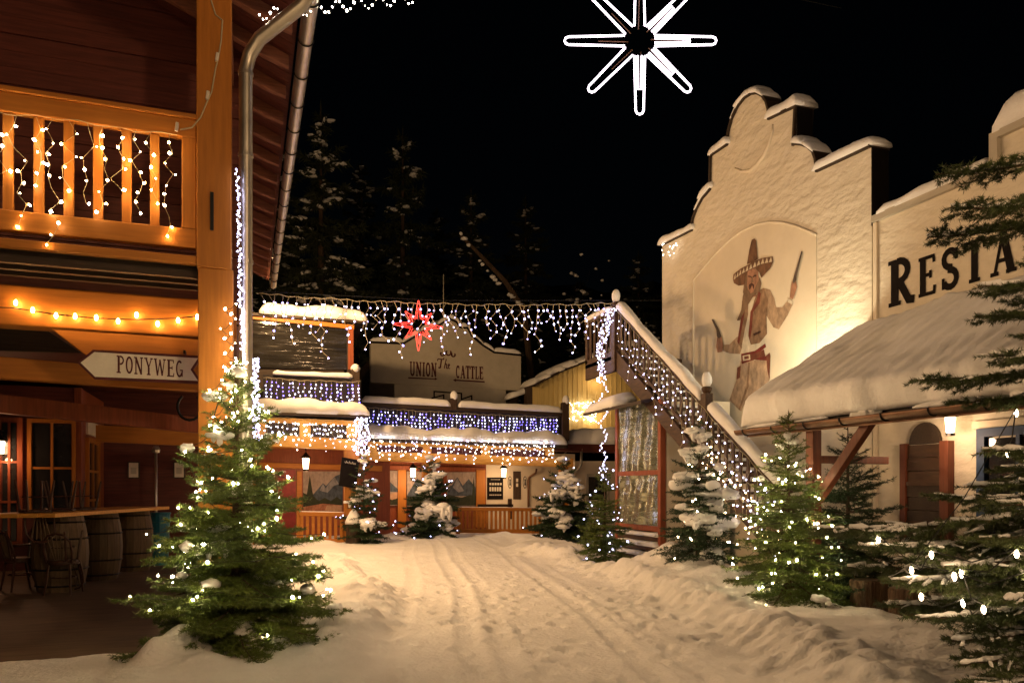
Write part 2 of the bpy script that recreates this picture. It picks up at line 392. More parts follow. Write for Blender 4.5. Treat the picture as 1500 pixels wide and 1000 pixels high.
def snow_height(X, Y, detail=True):
    r, l = inside_path(X, Y)
    h = 0.05+0.035*fbm(X*0.5, Y*0.5, 11)
    lumps = np.clip(fbm(X*1.3+Y*0.4, Y*1.1-X*0.5, 21)+0.35, 0, 1)*0.9+np.abs(fbm(X*6.3, Y*6.3, 31))*0.12
    rk = 1-0.6*sm(15, 19, Y)
    ridge = rk*np.exp(-((r-0.12)/0.26)**2)*(0.07+0.14*lumps)
    h = h+ridge+0.17*sm(-0.15, 0.5, r)*(1+0.7*fbm(X*1.1, Y*1.1, 41))
    lk = (0.15+0.85*sm(0.2, 1.0, X))*(1-0.8*sm(14.5, 18.5, Y))
    h = h+lk*(np.exp(-((l-0.15)/0.30)**2)*(0.05+0.12*lumps)+0.15*sm(-0.25, 0.55, l)*(1+0.8*fbm(X*0.9, Y*0.9, 51)))
    if detail:
        path = (1-sm(-0.3, 0.1, r))*(1-sm(-0.3, 0.1, l))
        h = h+path*0.014*fbm(X*3.2, Y*1.2, 61, 4)+0.012*fbm(X*9, Y*9, 71, 3)
        # ruts of a vehicle, slightly curved
        cx = 1.35+(Y-4)*0.255-0.0022*(Y-4)**2
        for off, w, dep in ((0.0, 0.11, 0.030), (1.5, 0.11, 0.026), (0.34, 0.09, 0.018), (1.9, 0.09, 0.016), (-0.75, 0.10, 0.016)):
            u = (X-cx-off-0.05*np.sin(Y*0.7+off))/w
            tread = 0.55+0.45*np.sign(np.sin((Y*1.0+np.abs(u)*0.09)*2*math.pi/0.085))*np.clip(1-(Y-4)/8, 0, 1)
            dep = dep*1.15*(1-0.45*sm(10, 18, Y))
            h = h-path*dep*np.exp(-u**4)*tread+path*dep*0.45*np.exp(-((np.abs(u)-1.5)/0.4)**2)
    # veranda and terrace stay clear of deep snow
    return h
SZ = snow_height(SX, SY)
g = np.random.default_rng(3)
def stamp(cx, cy, ang, L, Wd, dep):
    i0, i1 = np.searchsorted(gx, [cx-0.5, cx+0.5]); j0, j1 = np.searchsorted(gy, [cy-0.5, cy+0.5])
    if i1-i0 < 2 or j1-j0 < 2: return
    x = SX[j0:j1, i0:i1]-cx; y = SY[j0:j1, i0:i1]-cy
    u = (x*math.cos(ang)+y*math.sin(ang))/L; v = (-x*math.sin(ang)+y*math.cos(ang))/(Wd*(1+0.25*np.clip(u, -1, 1)))
    q = u*u+v*v
    SZ[j0:j1, i0:i1] += -dep*np.exp(-q**2)+dep*0.45*np.exp(-((np.sqrt(q)-1.5)/0.35)**2)
for k in range(15):      # walkers: rows of prints
    x, y = g.uniform(1.0, 4.8), g.uniform(3.2, 11); a = math.pi/2+g.uniform(-0.55, 0.35)
    for s in range(g.integers(5, 14)):
        sd = 0.11 if s % 2 else -0.11
        px_, py_ = x-math.sin(a)*sd, y+math.cos(a)*sd
        r_, l_ = inside_path(np.array([px_]), np.array([py_]))
        if r_[0] < -0.35 and l_[0] < -0.35: stamp(px_, py_, a+g.uniform(-.2, .2), 0.135, 0.055, g.uniform(0.022, 0.05))
        x += math.cos(a)*0.62; y += math.sin(a)*0.62; a += g.uniform(-.08, .08)
for k in range(45):
    x, y = g.uniform(0.8, 5.4), 3.5+15*g.random()**1.6
    r_, l_ = inside_path(np.array([x]), np.array([y]))
    if r_[0] < -0.3 and l_[0] < -0.3: stamp(x, y, g.uniform(0, 3.1), g.uniform(0.06, 0.15), g.uniform(0.05, 0.09), g.uniform(0.012, 0.032))
CL = np.zeros_like(SZ)
for k in range(1300):     # crumbs and clods along the banks
    pts_ = RB if k % 3 else LB; i_ = g.integers(0, len(pts_)-1); t_ = g.random(); q0, q1 = pts_[i_], pts_[i_+1]
    x = q0[0]+(q1[0]-q0[0])*t_+g.normal(0, 0.2)+(0.1 if k % 3 else -0.1); y = q0[1]+(q1[1]-q0[1])*t_+g.normal(0, 0.15); rr = g.uniform(0.045, 0.12)
    if (pts_ is LB and x < 0.6) or y > 17: continue
    i0, i1 = np.searchsorted(gx, [x-0.4, x+0.4]); j0, j1 = np.searchsorted(gy, [y-0.4, y+0.4])
    if i1-i0 > 2 and j1-j0 > 2: CL[j0:j1, i0:i1] = np.maximum(CL[j0:j1, i0:i1], rr*g.uniform(.3, .75)*np.exp(-(((SX[j0:j1, i0:i1]-x)**2+(SY[j0:j1, i0:i1]-y)**2)/rr**2)**1.4))
SZ = SZ+CL
# fade to nothing over the veranda floor (left) and at the terrace edge (right)
edgeY = 8.15+0.12*fbm(SX*1.3, SY*0.0, 81)
ver = (1-sm(0.0, 0.55, SY-edgeY+0.35))
left_keep = np.maximum(ver, sm(-0.1, 0.25, SX))
left_keep = np.maximum(left_keep, sm(20.3, 20.9, SY))
SZ = SZ*left_keep-0.05*(1-left_keep)
rt = 1-sm(6.75, 7.15, SX+0.14*fbm(SY*1.2, SX*0.0, 91))*(1-sm(9.3, 9.8, SY))
SZ = SZ*rt-0.05*(1-rt)
# mounds under the trees and pushed-up heaps
for mx, my, mr, mh in ((P(245, 940, d=6.8).x, P(245, 940, d=6.8).y, 0.19, 0.20), (P(275, 930, d=7.0).x, P(275, 930, d=7.0).y, 0.17, 0.22), (P(222, 955, d=6.6).x, P(222, 955, d=6.6).y, 0.13, 0.15), (P(300, 950, d=6.6).x, P(300, 950, d=6.6).y, 0.2, 0.10), (6.6, 10.2, 0.55, 0.30), (6.7, 11.1, 0.6, 0.4), (6.8, 13.2, 0.75, -0.16), (4.1, 23.0, 0.7, 0.14), (8.0, 23.0, 0.8, 0.14), (1.95, 20.9, 0.4, 0.10), (6.55, 9.4, 0.45, 0.16)):
    SZ = SZ+mh*np.exp(-(((SX-mx)**2+(SY-my)**2)/mr**2))*(1+0.45*fbm(SX*2.6, SY*2.6, 101, 2))
street = mesh_obj('snow_street', np.stack([SX, SY, SZ], -1).reshape(-1, 3), grid_faces(len(gy), len(gx)), M['snow_ground'], smooth=True, origin=Vector((0, 0, 0)))
tag(street, kind='structure')
def snow_z(x, y):
    i = min(max(np.searchsorted(gx, x), 0), len(gx)-1); j = min(max(np.searchsorted(gy, y), 0), len(gy)-1); return float(SZ[j, i])
# the rest of the village ground under snow, off to the sides and behind the camera
sn = mesh_obj('snow_field', [(-40, -30, -0.03), (40, -30, -0.03), (40, 34, -0.03), (-40, 34, -0.03)], [(0, 1, 2, 3)], M['snow_ground'], origin=Vector((0, 0, -0.03)))
tag(sn, kind='structure')
vf = MB().box(-9, 0.05, 8.0, 20.6, -0.025, 0.0).build('veranda_floor', M['floor']); tag(vf, kind='structure')
tr = MB()
terr = tag(MB().box(6.95, 9.0, 0.5, 9.6, -0.02, 0.012).build('terrace', M['terrace']), kind='structure')

# ================================================================== LEFT: TIMBER HOUSE
YF = 8.55
house = thing('timber_house', 'orange stained timber house with lit balcony and zinc gutter at the left edge', 'house', (-3, 14, 0))
XL = -5.2
xa, xb = P(290, 300, Y=YF).x, P(342, 300, Y=YF).x
MB().box(xa, xb, YF, YF+0.36, 0, 3.93).build('post', M['orangeZ'], house, bevel=0.012)
MB().box(xa-0.015, xb-0.02, YF-0.012, YF+0.35, 3.932, 7.5).build('post', M['orangeZ'], house, bevel=0.012)
MB().box(xa+0.12, xa+0.155, YF-0.045, YF-0.012, 4.32, 4.72).build('bracket_plate', M['iron'], house, bevel=0.005)
rail = MB().box(XL, xa-0.018, YF+0.03, YF+0.13, 5.29, 5.48).build('top_rail', M['orangeX'], house, bevel=0.01)
MB().box(XL, xa-0.018, YF+0.0, YF+0.16, 5.482, 5.53).build('rail_cap', M['orangeX'], rail, bevel=0.008)
MB().box(XL, xa-0.018, YF+0.03, YF+0.13, 4.13, 4.33).build('bottom_rail', M['orangeX'], house, bevel=0.01)
MB().box(xa-0.16, xa-0.02, YF+0.035, YF+0.125, 4.332, 5.288).build('rail_end_post', M['orangeZ'], house, bevel=0.008)
x = xa-0.42; k = 0
while x > XL+0.1:
    MB().box(x-0.045, x+0.045, YF+0.055, YF+0.10, 4.332, 5.288).build('baluster', M['orangeZ'], house, bevel=0.008)
    x -= 0.262
MB().box(XL, xa-0.02, YF+0.0, YF+0.10, 3.96, 4.04).build('floor_edge_board', M['orangeX'], house, bevel=0.008)
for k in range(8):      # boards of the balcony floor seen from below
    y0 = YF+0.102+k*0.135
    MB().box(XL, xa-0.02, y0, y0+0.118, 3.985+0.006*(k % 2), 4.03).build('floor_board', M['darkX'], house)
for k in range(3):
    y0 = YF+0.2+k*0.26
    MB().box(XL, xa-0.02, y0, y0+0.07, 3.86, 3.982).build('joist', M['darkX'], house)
MB().box(XL, xb+0.02, 9.45, 9.70, 3.36, 3.80).build('main_beam', M['orangeX'], house, bevel=0.015)
pz = lambda px, py: P(px, py, Y=9.47)
MB().prism([pz(73, 480), pz(296, 497), pz(296, 553), pz(160, 543), pz(120, 516)], (0, 0.18, 0)).build('bracket_beam', M['orangeX'], house, bevel=0.01)
pz = lambda px, py: P(px, py, Y=10.6)
MB().prism([pz(-40, 518), pz(292, 548), pz(292, 572), pz(-40, 551)], (0, 0.2, 0)).build('lintel', M['orangeX'], house, bevel=0.01)
pz = lambda px, py: P(px, py, Y=10.5)
MB().prism([pz(-60, 478), pz(66, 482), pz(118, 516), pz(-60, 512)], (0, 0.06, 0)).build('awning_panel', M['darkX'], house)
pz = lambda px, py: P(px, py, Y=12.4)
MB().prism([pz(-40, 572), pz(296, 612), pz(296, 634), pz(-40, 600)], (0, 0.22, 0)).build('cross_beam', M['redpost'], house, bevel=0.01)
pz = lambda px, py: P(px, py, Y=16.6)
MB().prism([pz(140, 622), pz(310, 632), pz(310, 654), pz(140, 646)], (0, 0.2, 0)).build('inner_beam', M['orangeX'], house, bevel=0.01)
# balcony back wall: boards
for k in range(21):
    z0 = 4.05+k*0.205
    MB().box(XL-0.5, xb+0.1, 10.62+0.012*(k % 3), 10.68, z0, z0+0.196).build('wall_board', M['redwoodX'], house)
MB().box(XL-0.5, xb+0.1, 10.66, 10.74, 3.82, 8.6).build('upper_wall', M['redwoodX'], house)
# the storey above, along the street
MB().box(xb-0.2, xb-0.02, 10.74, 20.2, 3.9, 6.9).build('side_wall', M['redwoodY'], house)
# roof: slopes down to the eave on the street side, boards below, rafters showing
EX, EZ, SL = 0.576, 7.0, math.tan(math.radians(23))
rz = lambda x: EZ+(EX-x)*SL
roof = MB().prism([(EX, 6.6, rz(EX)+0.13), (-6.4, 6.6, rz(-6.4)+0.13), (-6.4, 6.6, rz(-6.4)+0.25), (EX, 6.6, rz(EX)+0.25)], (0, 14.4, 0)).build('roof', M['redwoodX'], house)
k = 0; y = 6.62
while y < 20.7:
    MB().prism([(EX-0.02, y, rz(EX-0.02)+0.12), (-6.3, y, rz(-6.3)+0.12), (-6.3, y, rz(-6.3)+0.128+0.008*(k % 2)), (EX-0.02, y, rz(EX-0.02)+0.128)], (0, 0.232, 0)).build('roof_board', M['redwoodX'], roof)
    y += 0.24; k += 1
y = 6.9
while y < 20.7:
    MB().prism([(EX-0.06, y, rz(EX-0.06)-0.02), (EX-0.06, y, rz(EX-0.06)+0.118), (-6.2, y, rz(-6.2)+0.118), (-6.2, y, rz(-6.2)-0.06), (EX-0.3, y, rz(EX-0.3)-0.06)], (0, 0.1, 0)).build('rafter', M['rafter'], roof, bevel=0.006)
    y += 0.78
MB().box(xb-0.33, xb-0.03, 6.7, 20.0, rz(xb)-0.36, rz(xb)-0.07).build('eave_purlin', M['rafter'], roof)
rs = MB()
for k in range(5):
    snow_bar(rs, (EX-1.6-k*1.3, 6.7, rz(EX-1.6-k*1.3)+0.25), (EX-1.6-k*1.3, 20.7, rz(EX-1.6-k*1.3)+0.25), 1.7, 0.3, k, side=(1, 0, -SL), step=0.5)
rs.build('roof_snow', M['snow'], roof, smooth=True)
# gutter: open half tube
gt = MB(); R = 0.085; gxc, gzc = EX+0.10, EZ+0.0
base = []
for y in (6.6, 21.0):
    for k in range(13):
        t = math.pi*k/12; gt.v.append(Vector((gxc+R*math.cos(t), y, gzc-R*math.sin(t))))
    for k in range(13):
        t = math.pi*(12-k)/12; gt.v.append(Vector((gxc+(R-0.008)*math.cos(t), y, gzc-(R-0.008)*math.sin(t))))
for k in range(26): gt.f.append((k, (k+1) % 26, 26+(k+1) % 26, 26+k))
gut = gt.build('gutter', M['zinc'], house, smooth=True)
y = 7.0
while y < 20.9:
    MB().tube([(gxc+(R+0.008)*math.cos(t), y, gzc-(R+0.008)*math.sin(t)) for t in np.linspace(0, math.pi, 9)], 0.008, 5).build('gutter_bracket', M['iron'], gut)
    y += 0.78
pxp = lambda px, py, d: P(px, py, d=d)
pb = P(360, 715, Y=8.62); pcx = pb.x
dp = MB().tube([(gxc-0.02, 8.2, 6.92), (gxc-0.03, 8.22, 6.86), (gxc-0.12, 8.3, 6.74), (pcx+0.14, 8.50, 6.42), (pcx+0.04, 8.59, 6.28), (pcx, 8.62, 6.12), (pcx, 8.62, 3.0), (pcx, 8.62, 0.06)], 0.072, 16).build('downpipe', M['zinc'], house, smooth=True)
for z in (6.08, 5.2, 4.05, 2.7, 1.3):
    MB().tube([(pcx, 8.62, z-0.018), (pcx, 8.62, z+0.018)], 0.079, 16).build('pipe_clamp', M['zinc'], dp)
# bay of the pub under the balcony, at the back of the veranda
BY = 17.0; bx = P(118, 700, Y=BY).x
MB().box(-9, bx, BY, BY+0.15, 0, 3.6).build('bay_front_wall', M['redwoodX'], house)
MB().box(bx-0.12, bx, BY+0.152, 19.6, 0, 3.6).build('bay_side_wall', M['redpost'], house)
MB().box(bx-0.10, bx+0.03, BY-0.06, BY+0.10, 0, 3.598).build('corner_post', M['redpost'], house, bevel=0.01)
def framed_window(parent, p00, p11, plane_y, th, fm, gm, cols=2, rows=2, fw=0.07, name='window'):
    x0, z0, x1, z1 = p00[0], p00[1], p11[0], p11[1]; y = plane_y
    w = MB().box(x0, x1, y-th, y-0.003, z0, z0+fw).box(x0, x1, y-th, y-0.003, z1-fw, z1).box(x0, x0+fw, y-th, y-0.003, z0+fw, z1-fw).box(x1-fw, x1, y-th, y-0.003, z0+fw, z1-fw).build(name, fm, parent)
    iw = (x1-x0-2*fw); ih = z1-z0-2*fw; b = 0.022
    for c in range(1, cols): MB().box(x0+fw+iw*c/cols-b, x0+fw+iw*c/cols+b, y-th*0.8, y-0.004, z0+fw, z1-fw).build('glazing_bar', fm, w)
    for r in range(1, rows): MB().box(x0+fw, x1-fw, y-th*0.75, y-0.005, z0+fw+ih*r/rows-b, z0+fw+ih*r/rows+b).build('glazing_bar', fm, w)
    for c in range(cols):
        for r in range(rows):
            MB().box(x0+fw+iw*c/cols+b, x0+fw+iw*(c+1)/cols-b, y-th*0.4, y-th*0.3, z0+fw+ih*r/rows+b, z0+fw+ih*(r+1)/rows-b).build('pane', gm, w)
    return w
a = P(41, 757, Y=BY); b = P(112, 615, Y=BY)
framed_window(house, (a.x, a.z), (b.x, b.z), BY, 0.07, M['orangeZ'], M['glass'])
a = P(-6, 800, Y=BY); b = P(34, 612, Y=BY)
framed_window(house, (a.x, a.z), (b.x, b.z), BY, 0.06, M['redpost'], M['glass'], 2, 3, 0.09, 'door')
# door with small panes on the side of the bay, facing the street
def side_panel(parent, xw, y0, y1, z0, z1, th, fm, gm, cols, rows, fw=0.08, name='door', sgn=1):
    def bx_(m, ya, yb, za, zb, t0, t1):
        q = sorted((xw+sgn*t0, xw+sgn*t1)); return m.box(q[0], q[1], ya, yb, za, zb)
    m = MB(); bx_(m, y0, y1, z0, z0+fw, 0.003, th); bx_(m, y0, y1, z1-fw, z1, 0.003, th); bx_(m, y0, y0+fw, z0+fw, z1-fw, 0.003, th); bx_(m, y1-fw, y1, z0+fw, z1-fw, 0.003, th)
    o = m.build(name, fm, parent); iw = y1-y0-2*fw; ih = z1-z0-2*fw; b = 0.025
    for c in range(1, cols): bx_(MB(), 0, 0, 0, 0, 0, 0); mm = MB(); bx_(mm, y0+fw+iw*c/cols-b, y0+fw+iw*c/cols+b, z0+fw, z1-fw, 0.004, th*0.8); mm.build('glazing_bar', fm, o)
    for r in range(1, rows): mm = MB(); bx_(mm, y0+fw, y1-fw, z0+fw+ih*r/rows-b, z0+fw+ih*r/rows+b, 0.005, th*0.75); mm.build('glazing_bar', fm, o)
    for c in range(cols):
        for r in range(rows):
            mm = MB(); bx_(mm, y0+fw+iw*c/cols+b, y0+fw+iw*(c+1)/cols-b, z0+fw+ih*r/rows+b, z0+fw+ih*(r+1)/rows-b, th*0.3, th*0.4); mm.build('pane', gm, o)
    return o
side_panel(house, bx, 17.45, 18.75, 0.05, 2.65, 0.07, M['orangeZ'], M['glass'], 2, 4)
MB().box(bx+0.003, bx+0.05, 17.5, 18.6, 2.72, 3.0).build('name_plate', M['white'], house)
MB().box(-9, 0.0, 19.62, 19.8, 0, 3.9).build('back_wall', M['redwoodX'], house)
MB().box(XL-4, xb-0.02, 10.75, 19.6, 3.84, 3.9).build('veranda_ceiling', M['redwoodX'], house)
MB().box(-9.2, -9.0, 8.3, 19.6, 0, 6.8).build('end_wall', M['redwoodY'], house)
# framed notices on the dark back wall
for px, lab in ((195, 'small framed picture on the dark veranda wall beside the bay door'), (262, 'small framed notice on the dark veranda wall behind the lit fir')):
    p = P(px, 688, Y=19.5); t = thing('picture_frame', lab, 'picture', (p.x, 19.6, p.z-0.3))
    MB().box(p.x-0.13, p.x+0.13, 19.58, 19.617, p.z-0.2, p.z+0.2).build('frame', M['darkZ'], t)
    MB().box(p.x-0.10, p.x+0.10, 19.572, 19.579, p.z-0.17, p.z+0.17).build('print', M['white'], t)
    MB().box(p.x-0.06, p.x+0.06, 19.566, 19.571, p.z-0.09, p.z+0.06).build('motif', M['greyboard'], t)

# ---- cable with two plug connectors running down the post from the eave
t = thing('extension_cable', 'pale extension cable with two plug connectors running down the orange post', 'cable', (xa+0.2, YF-0.03, 5.3))
cp = [P(px, py, Y=YF-0.03) for px, py in ((306, -10), (316, 22), (326, 30), (324, 60), (320, 84), (316, 100), (310, 135), (303, 150), (294, 172), (281, 187), (264, 190))]
MB().tube(cp, 0.008, 6).build('cable', M['wire'], t)
for px, py in ((318, 84), (304, 140), (259, 186)):
    c = P(px, py, Y=YF-0.03); MB().beam(c-Vector((0.006, 0, 0.045)), c+Vector((0.006, 0, 0.045)), 0.035, 0.03).build('connector', M['white'], t, bevel=0.006)
# ---- direction sign
sg = P(115, 533, Y=9.3)
sign = thing('direction_sign', 'white arrow sign reading PONYWEG with dark red edge under the balcony beam', 'sign', (P(205, 540, Y=9.3).x, 9.3, 2.75))
q = lambda px, py, y=9.3: P(px, py, Y=y)
out = [q(113, 531), q(136, 512), q(297, 521), q(283, 541), q(297, 562), q(138, 555)]
MB().prism(out, (0, 0.04, 0)).build('border', M['maroon'], sign)
ins = [q(118, 531, 9.296), q(138, 515.5, 9.296), q(290, 524.5, 9.296), q(279, 541, 9.296), q(290, 557.5, 9.296), q(139, 551.5, 9.296)]
MB().prism(ins, (0, 0.003, 0)).build('board', M['white'], sign)
a = q(171, 546, 9.29); b = q(269, 553, 9.29); u = (b-a).normalized(); top = q(171, 520.5, 9.29)
lettering(MB(), 'PONYWEG', a, u, (0, 0, 1), (0, -1, 0), top.z-a.z, fit=(b-a).length).build('lettering', M['maroon'], sign)
for px in (150, 270):
    c = q(px, 515); MB().box(c.x-0.012, c.x+0.012, 9.31, 9.46, c.z-0.02, c.z+0.02).build('hanger', M['iron'], sign)
# horseshoe on the beam behind the fir top
hs = P(278, 596, Y=12.39)
MB().tube([(hs.x+0.17*math.sin(t), 12.37, hs.z-0.2*math.cos(t)) for t in np.linspace(-2.5, 2.5, 15)], 0.022, 6).build('horseshoe', M['iron'])
tag(bpy.data.objects['horseshoe'], 'dark iron horseshoe hung on the cross beam behind the fir top', 'horseshoe')

# ---- barrels, bar top, chairs
def barrel(p, h, r, lab, grp='oak barrels carrying the bar top'):
    t = thing('barrel', lab, 'barrel', p, grp); n = 18
    for k in range(n):      # staves
        a0 = 2*math.pi*k/n+0.006; a1 = 2*math.pi*(k+1)/n-0.006; m = MB()
        rows = []
        for i in range(7):
            z = i/6; rr = r*(0.80+0.20*math.sin(math.pi*z)); rows.append((rr, z*h))
        for rr, z in rows:
            for aa in (a0, a1): m.v.append(Vector(p)+Vector((rr*math.cos(aa), rr*math.sin(aa), z)))
        for i in range(6): m.f.append((2*i, 2*i+1, 2*i+3, 2*i+2))
        m.build('stave', M['barrel'], t)
    MB().lathe([(r*0.75, 0.02), (r*0.75, h-0.03)], p, 18).build('barrel_head', M['darkZ'], t)
    for z in (0.08, 0.3, 0.7, 0.92):
        rr = r*(0.80+0.20*math.sin(math.pi*z))+0.004
        MB().tube([Vector(p)+Vector((rr*math.cos(a), rr*math.sin(a), z*h)) for a in np.linspace(0, 2*math.pi, 19)], 0.014, 4, cap=False).build('hoop', M['iron'], t)
    return t
barrel((-2.75, 13.5, 0.0), 1.17, 0.40, 'oak barrel under the bar top, nearest the street and behind the chairs')
barrel((-2.45, 14.95, 0.0), 1.17, 0.38, 'oak barrel under the bar top, middle of the three')
barrel((-2.1, 16.35, 0.0), 1.17, 0.38, 'oak barrel at the far end of the bar top, nearest the lit fir')
bt = thing('bar_top', 'long pale wooden bar top lying across three oak barrels', 'bar top', (-2.5, 15, 1.17))
for k in range(4):
    o_ = -0.36+k*0.24; MB().beam((-3.1+o_, 12.6, 1.205), (-1.95+o_, 16.85, 1.205), 0.232, 0.06).build('plank', M['paleX'], bt, bevel=0.006)
def make_chair(lab, M4):
    t = thing('chair', lab, 'chair', (0, 0, 0), 'bentwood chairs stacked on the veranda')
    MB().lathe([(0.20, 0.44), (0.215, 0.455), (0.215, 0.475), (0.19, 0.485)], (0, 0, 0), 16).build('seat', M['chair'], t, smooth=False)
    for sx in (-1, 1):
        MB().tube([(sx*0.15, 0.14, 0.45), (sx*0.17, 0.17, 0.2), (sx*0.19, 0.2, 0)], [0.02, 0.018, 0.014], 7).build('leg', M['chair'], t)
        MB().tube([(sx*0.15, -0.14, 0.45), (sx*0.17, -0.18, 0.2), (sx*0.18, -0.22, 0)], [0.02, 0.018, 0.014], 7).build('leg', M['chair'], t)
    MB().tube([(0.165*math.cos(a), 0.165*math.sin(a), 0.25) for a in np.linspace(0, 2*math.pi, 17)], 0.01, 5, cap=False).build('leg_ring', M['chair'], t)
    hoop = [(-0.18, 0.14, 0.47), (-0.20, 0.18, 0.65), (-0.19, 0.22, 0.80), (-0.11, 0.245, 0.90), (0, 0.25, 0.925), (0.11, 0.245, 0.90), (0.19, 0.22, 0.80), (0.20, 0.18, 0.65), (0.18, 0.14, 0.47)]
    MB().tube(hoop, 0.016, 7).build('back_hoop', M['chair'], t)
    for k in range(5):
        xx = -0.05+k*0.025; x2 = -0.13+k*0.065
        MB().tube([(xx, 0.16, 0.48), ((xx+x2)/2*1.0, 0.2, 0.68), (x2, 0.235, 0.895-abs(k-2)*0.012)], 0.009, 5).build('spindle', M['barrel'], t)
    t.matrix_world = M4
    return t
def copy_tree(o, parent=None):
    c = o.copy(); COL.objects.link(c); c.parent = parent
    for ch in o.children: copy_tree(ch, c)
    return c
def place(p, rz_=0.0, flip=False):
    m = Matrix.Translation(Vector(p)) @ Matrix.Rotation(rz_, 4, 'Z')
    if flip: m = m @ Matrix.Translation((0, 0, 0.485)) @ Matrix.Rotation(math.pi, 4, 'X')
    return m
c1 = G(88, 872); c2 = G(20, 868); c3 = G(62, 846)
spots = [((c1.x, c1.y+0.25, 0), 2.9, False, 'dark bentwood chair standing in front of the nearest barrel, fan back facing the street'),
         ((c2.x, c2.y+0.35, 0), 2.2, False, 'dark bentwood chair on the veranda floor at the left picture edge'),
         ((c3.x, c3.y+0.1, 0), 0.4, False, 'dark bentwood chair behind the fan-backed chair, half under the bar top'),
         ((-3.0, 13.05, 1.237), 0.6, True, 'dark chair turned upside down at the near end of the bar top'),
         ((-2.8, 13.75, 1.237), 1.9, True, 'dark chair turned upside down second along the bar top'),
         ((-2.62, 14.4, 1.237), -0.7, True, 'dark chair turned upside down third along the bar top, nearest the bay door'),
         ((c1.x-0.02, c1.y+0.25, 0.47), 2.75, True, 'dark chair turned upside down on the seat of the fan-backed chair'),
         ((c2.x, c2.y+0.35, 0.47), 2.0, True, 'dark chair turned upside down on the chair at the left edge')]
ch0 = None
for p, r_, fl, lab in spots:
    if ch0 is None: ch0 = make_chair(lab, place(p, r_, fl))
    else:
        o = copy_tree(ch0); o['label'] = lab; o.matrix_world = place(p, r_, fl)
pp = G(230, 850)
t = thing('patio_heater_pole', 'thin metal standing pole behind the bar top beside the lit fir', 'pole', (pp.x, 17.6, 0))
MB().tube([(pp.x-0.35, 17.6, 0.03), (pp.x-0.35, 17.6, 2.45)], 0.028, 10).build('pole', M['zinc'], t, smooth=True)
MB().lathe([(0.2, 0), (0.2, 0.04), (0.04, 0.06)], (pp.x-0.35, 17.6, 0.0), 14).build('base', M['iron'], t)
MB().lathe([(0.07, 2.36), (0.09, 2.42), (0.05, 2.5)], (pp.x-0.35, 17.6, 0.0), 12).build('head', M['zinc'], t)
bb = P(235, 760, Y=17.3)
t = thing('blue_bin', 'small ribbed blue bin behind the end of the bar top', 'bin', (bb.x, 17.3, 0))
MB().lathe([(0.15, 0.0), (0.19, 1.05), (0.205, 1.07), (0.205, 1.1), (0.16, 1.1)], (bb.x, 17.3, 0), 16).build('body', mat('teal_plastic', (0.01, 0.10, 0.16), 0.4), t)
for z in (0.3, 0.6, 0.9): MB().tube([(bb.x+(0.155+z*0.04)*math.cos(a), 17.3+(0.155+z*0.04)*math.sin(a), z) for a in np.linspace(0, 6.283, 17)], 0.012, 4, cap=False).build('rib', mat('teal_rib', (0.01, 0.08, 0.13), 0.4), t)
# ================================================================== RIGHT: PLASTERED RESTAURANT
XW = 9.0
w = lambda px, py, x=XW: P(px, py, X=x)
rest = thing('restaurant_building', 'cream plaster western building with curved gable, mural and snowy porch roof', 'building', (10, 8, 0))
za = lambda a, b: (940+a/3.3333, 100+b/3.3333)
outl = [(970, 361), (1015, 338.5), (1016.5, 322), (1022, 307), (1030, 292), (1042, 278), (1043, 229), (1067, 213)]
outl += [za(*p) for p in ((430, 310), (448, 245), (475, 190), (505, 152), (535, 132), (565, 128), (592, 142), (610, 168), (620, 205), (622, 255))]
outl += [(1168, 157), (1165, 213)]+[za(*p) for p in ((785, 380), (815, 392), (838, 412), (850, 445), (857, 510))]+[(1277, 216)]
tp = [w(*p) for p in outl]
tp[0].y = max(tp[0].y, tp[1].y+0.5)
gl, gr = tp[0].y, tp[-1].y
TK = 0.30
poly = [Vector((XW, gl, 0))]+tp+[Vector((XW, gr, 0))]
MB().prism(poly, (TK, 0, 0)).build('gable_wall', M['plaster'], rest)
# dark metal coping that follows the stepped outline, and snow on the flats
cop = MB()
for a, b in zip(tp[:-1], tp[1:]):
    d = (b-a)
    if d.length < 0.02: continue
    n = Vector((0, -d.z, d.y)); n = n.normalized()
    if n.z < 0 or (abs(n.z) < 0.15 and n.y > 0 and b.z > a.z): n = n if n.y > 0 and b.z > a.z else -n
    cop.prism([a+Vector((-0.05, 0, 0)), b+Vector((-0.05, 0, 0)), b+Vector((-0.05, 0, 0))+n*0.045, a+Vector((-0.05, 0, 0))+n*0.045], (TK+0.1, 0, 0))
cop.build('coping', M['darkX'], rest)
MB().box(XW-0.012, XW+TK+0.015, gr-0.02, gr-0.003, 5.6, tp[-1].z).build('dark_return', M['black'], rest)
MB().box(XW-0.012, XW+TK+0.015, tp[18].y-0.017, tp[18].y-0.003, tp[19].z, tp[18].z).build('dark_return', M['black'], rest)
runs = []
for i, (a, b) in enumerate(zip(tp[:-1], tp[1:])):
    d = b-a
    if d.length > 0.03 and abs(d.z)/d.length < 0.75:
        h = 0.20 if d.length > 0.3 else 0.13
        ext = d.normalized()*0.06
        if not runs or runs[-1][0] != i-1: runs.append([i, MB()])
        runs[-1][0] = i
        snow_bar(runs[-1][1], a-ext+Vector((TK/2, 0, 0.045)), b+ext+Vector((TK/2, 0, 0.045)), TK+0.16, h, 40+i, side=(1, 0, 0), step=0.08)
for _, cs in runs: cs.build('coping_snow', M['snow'], rest, smooth=True)
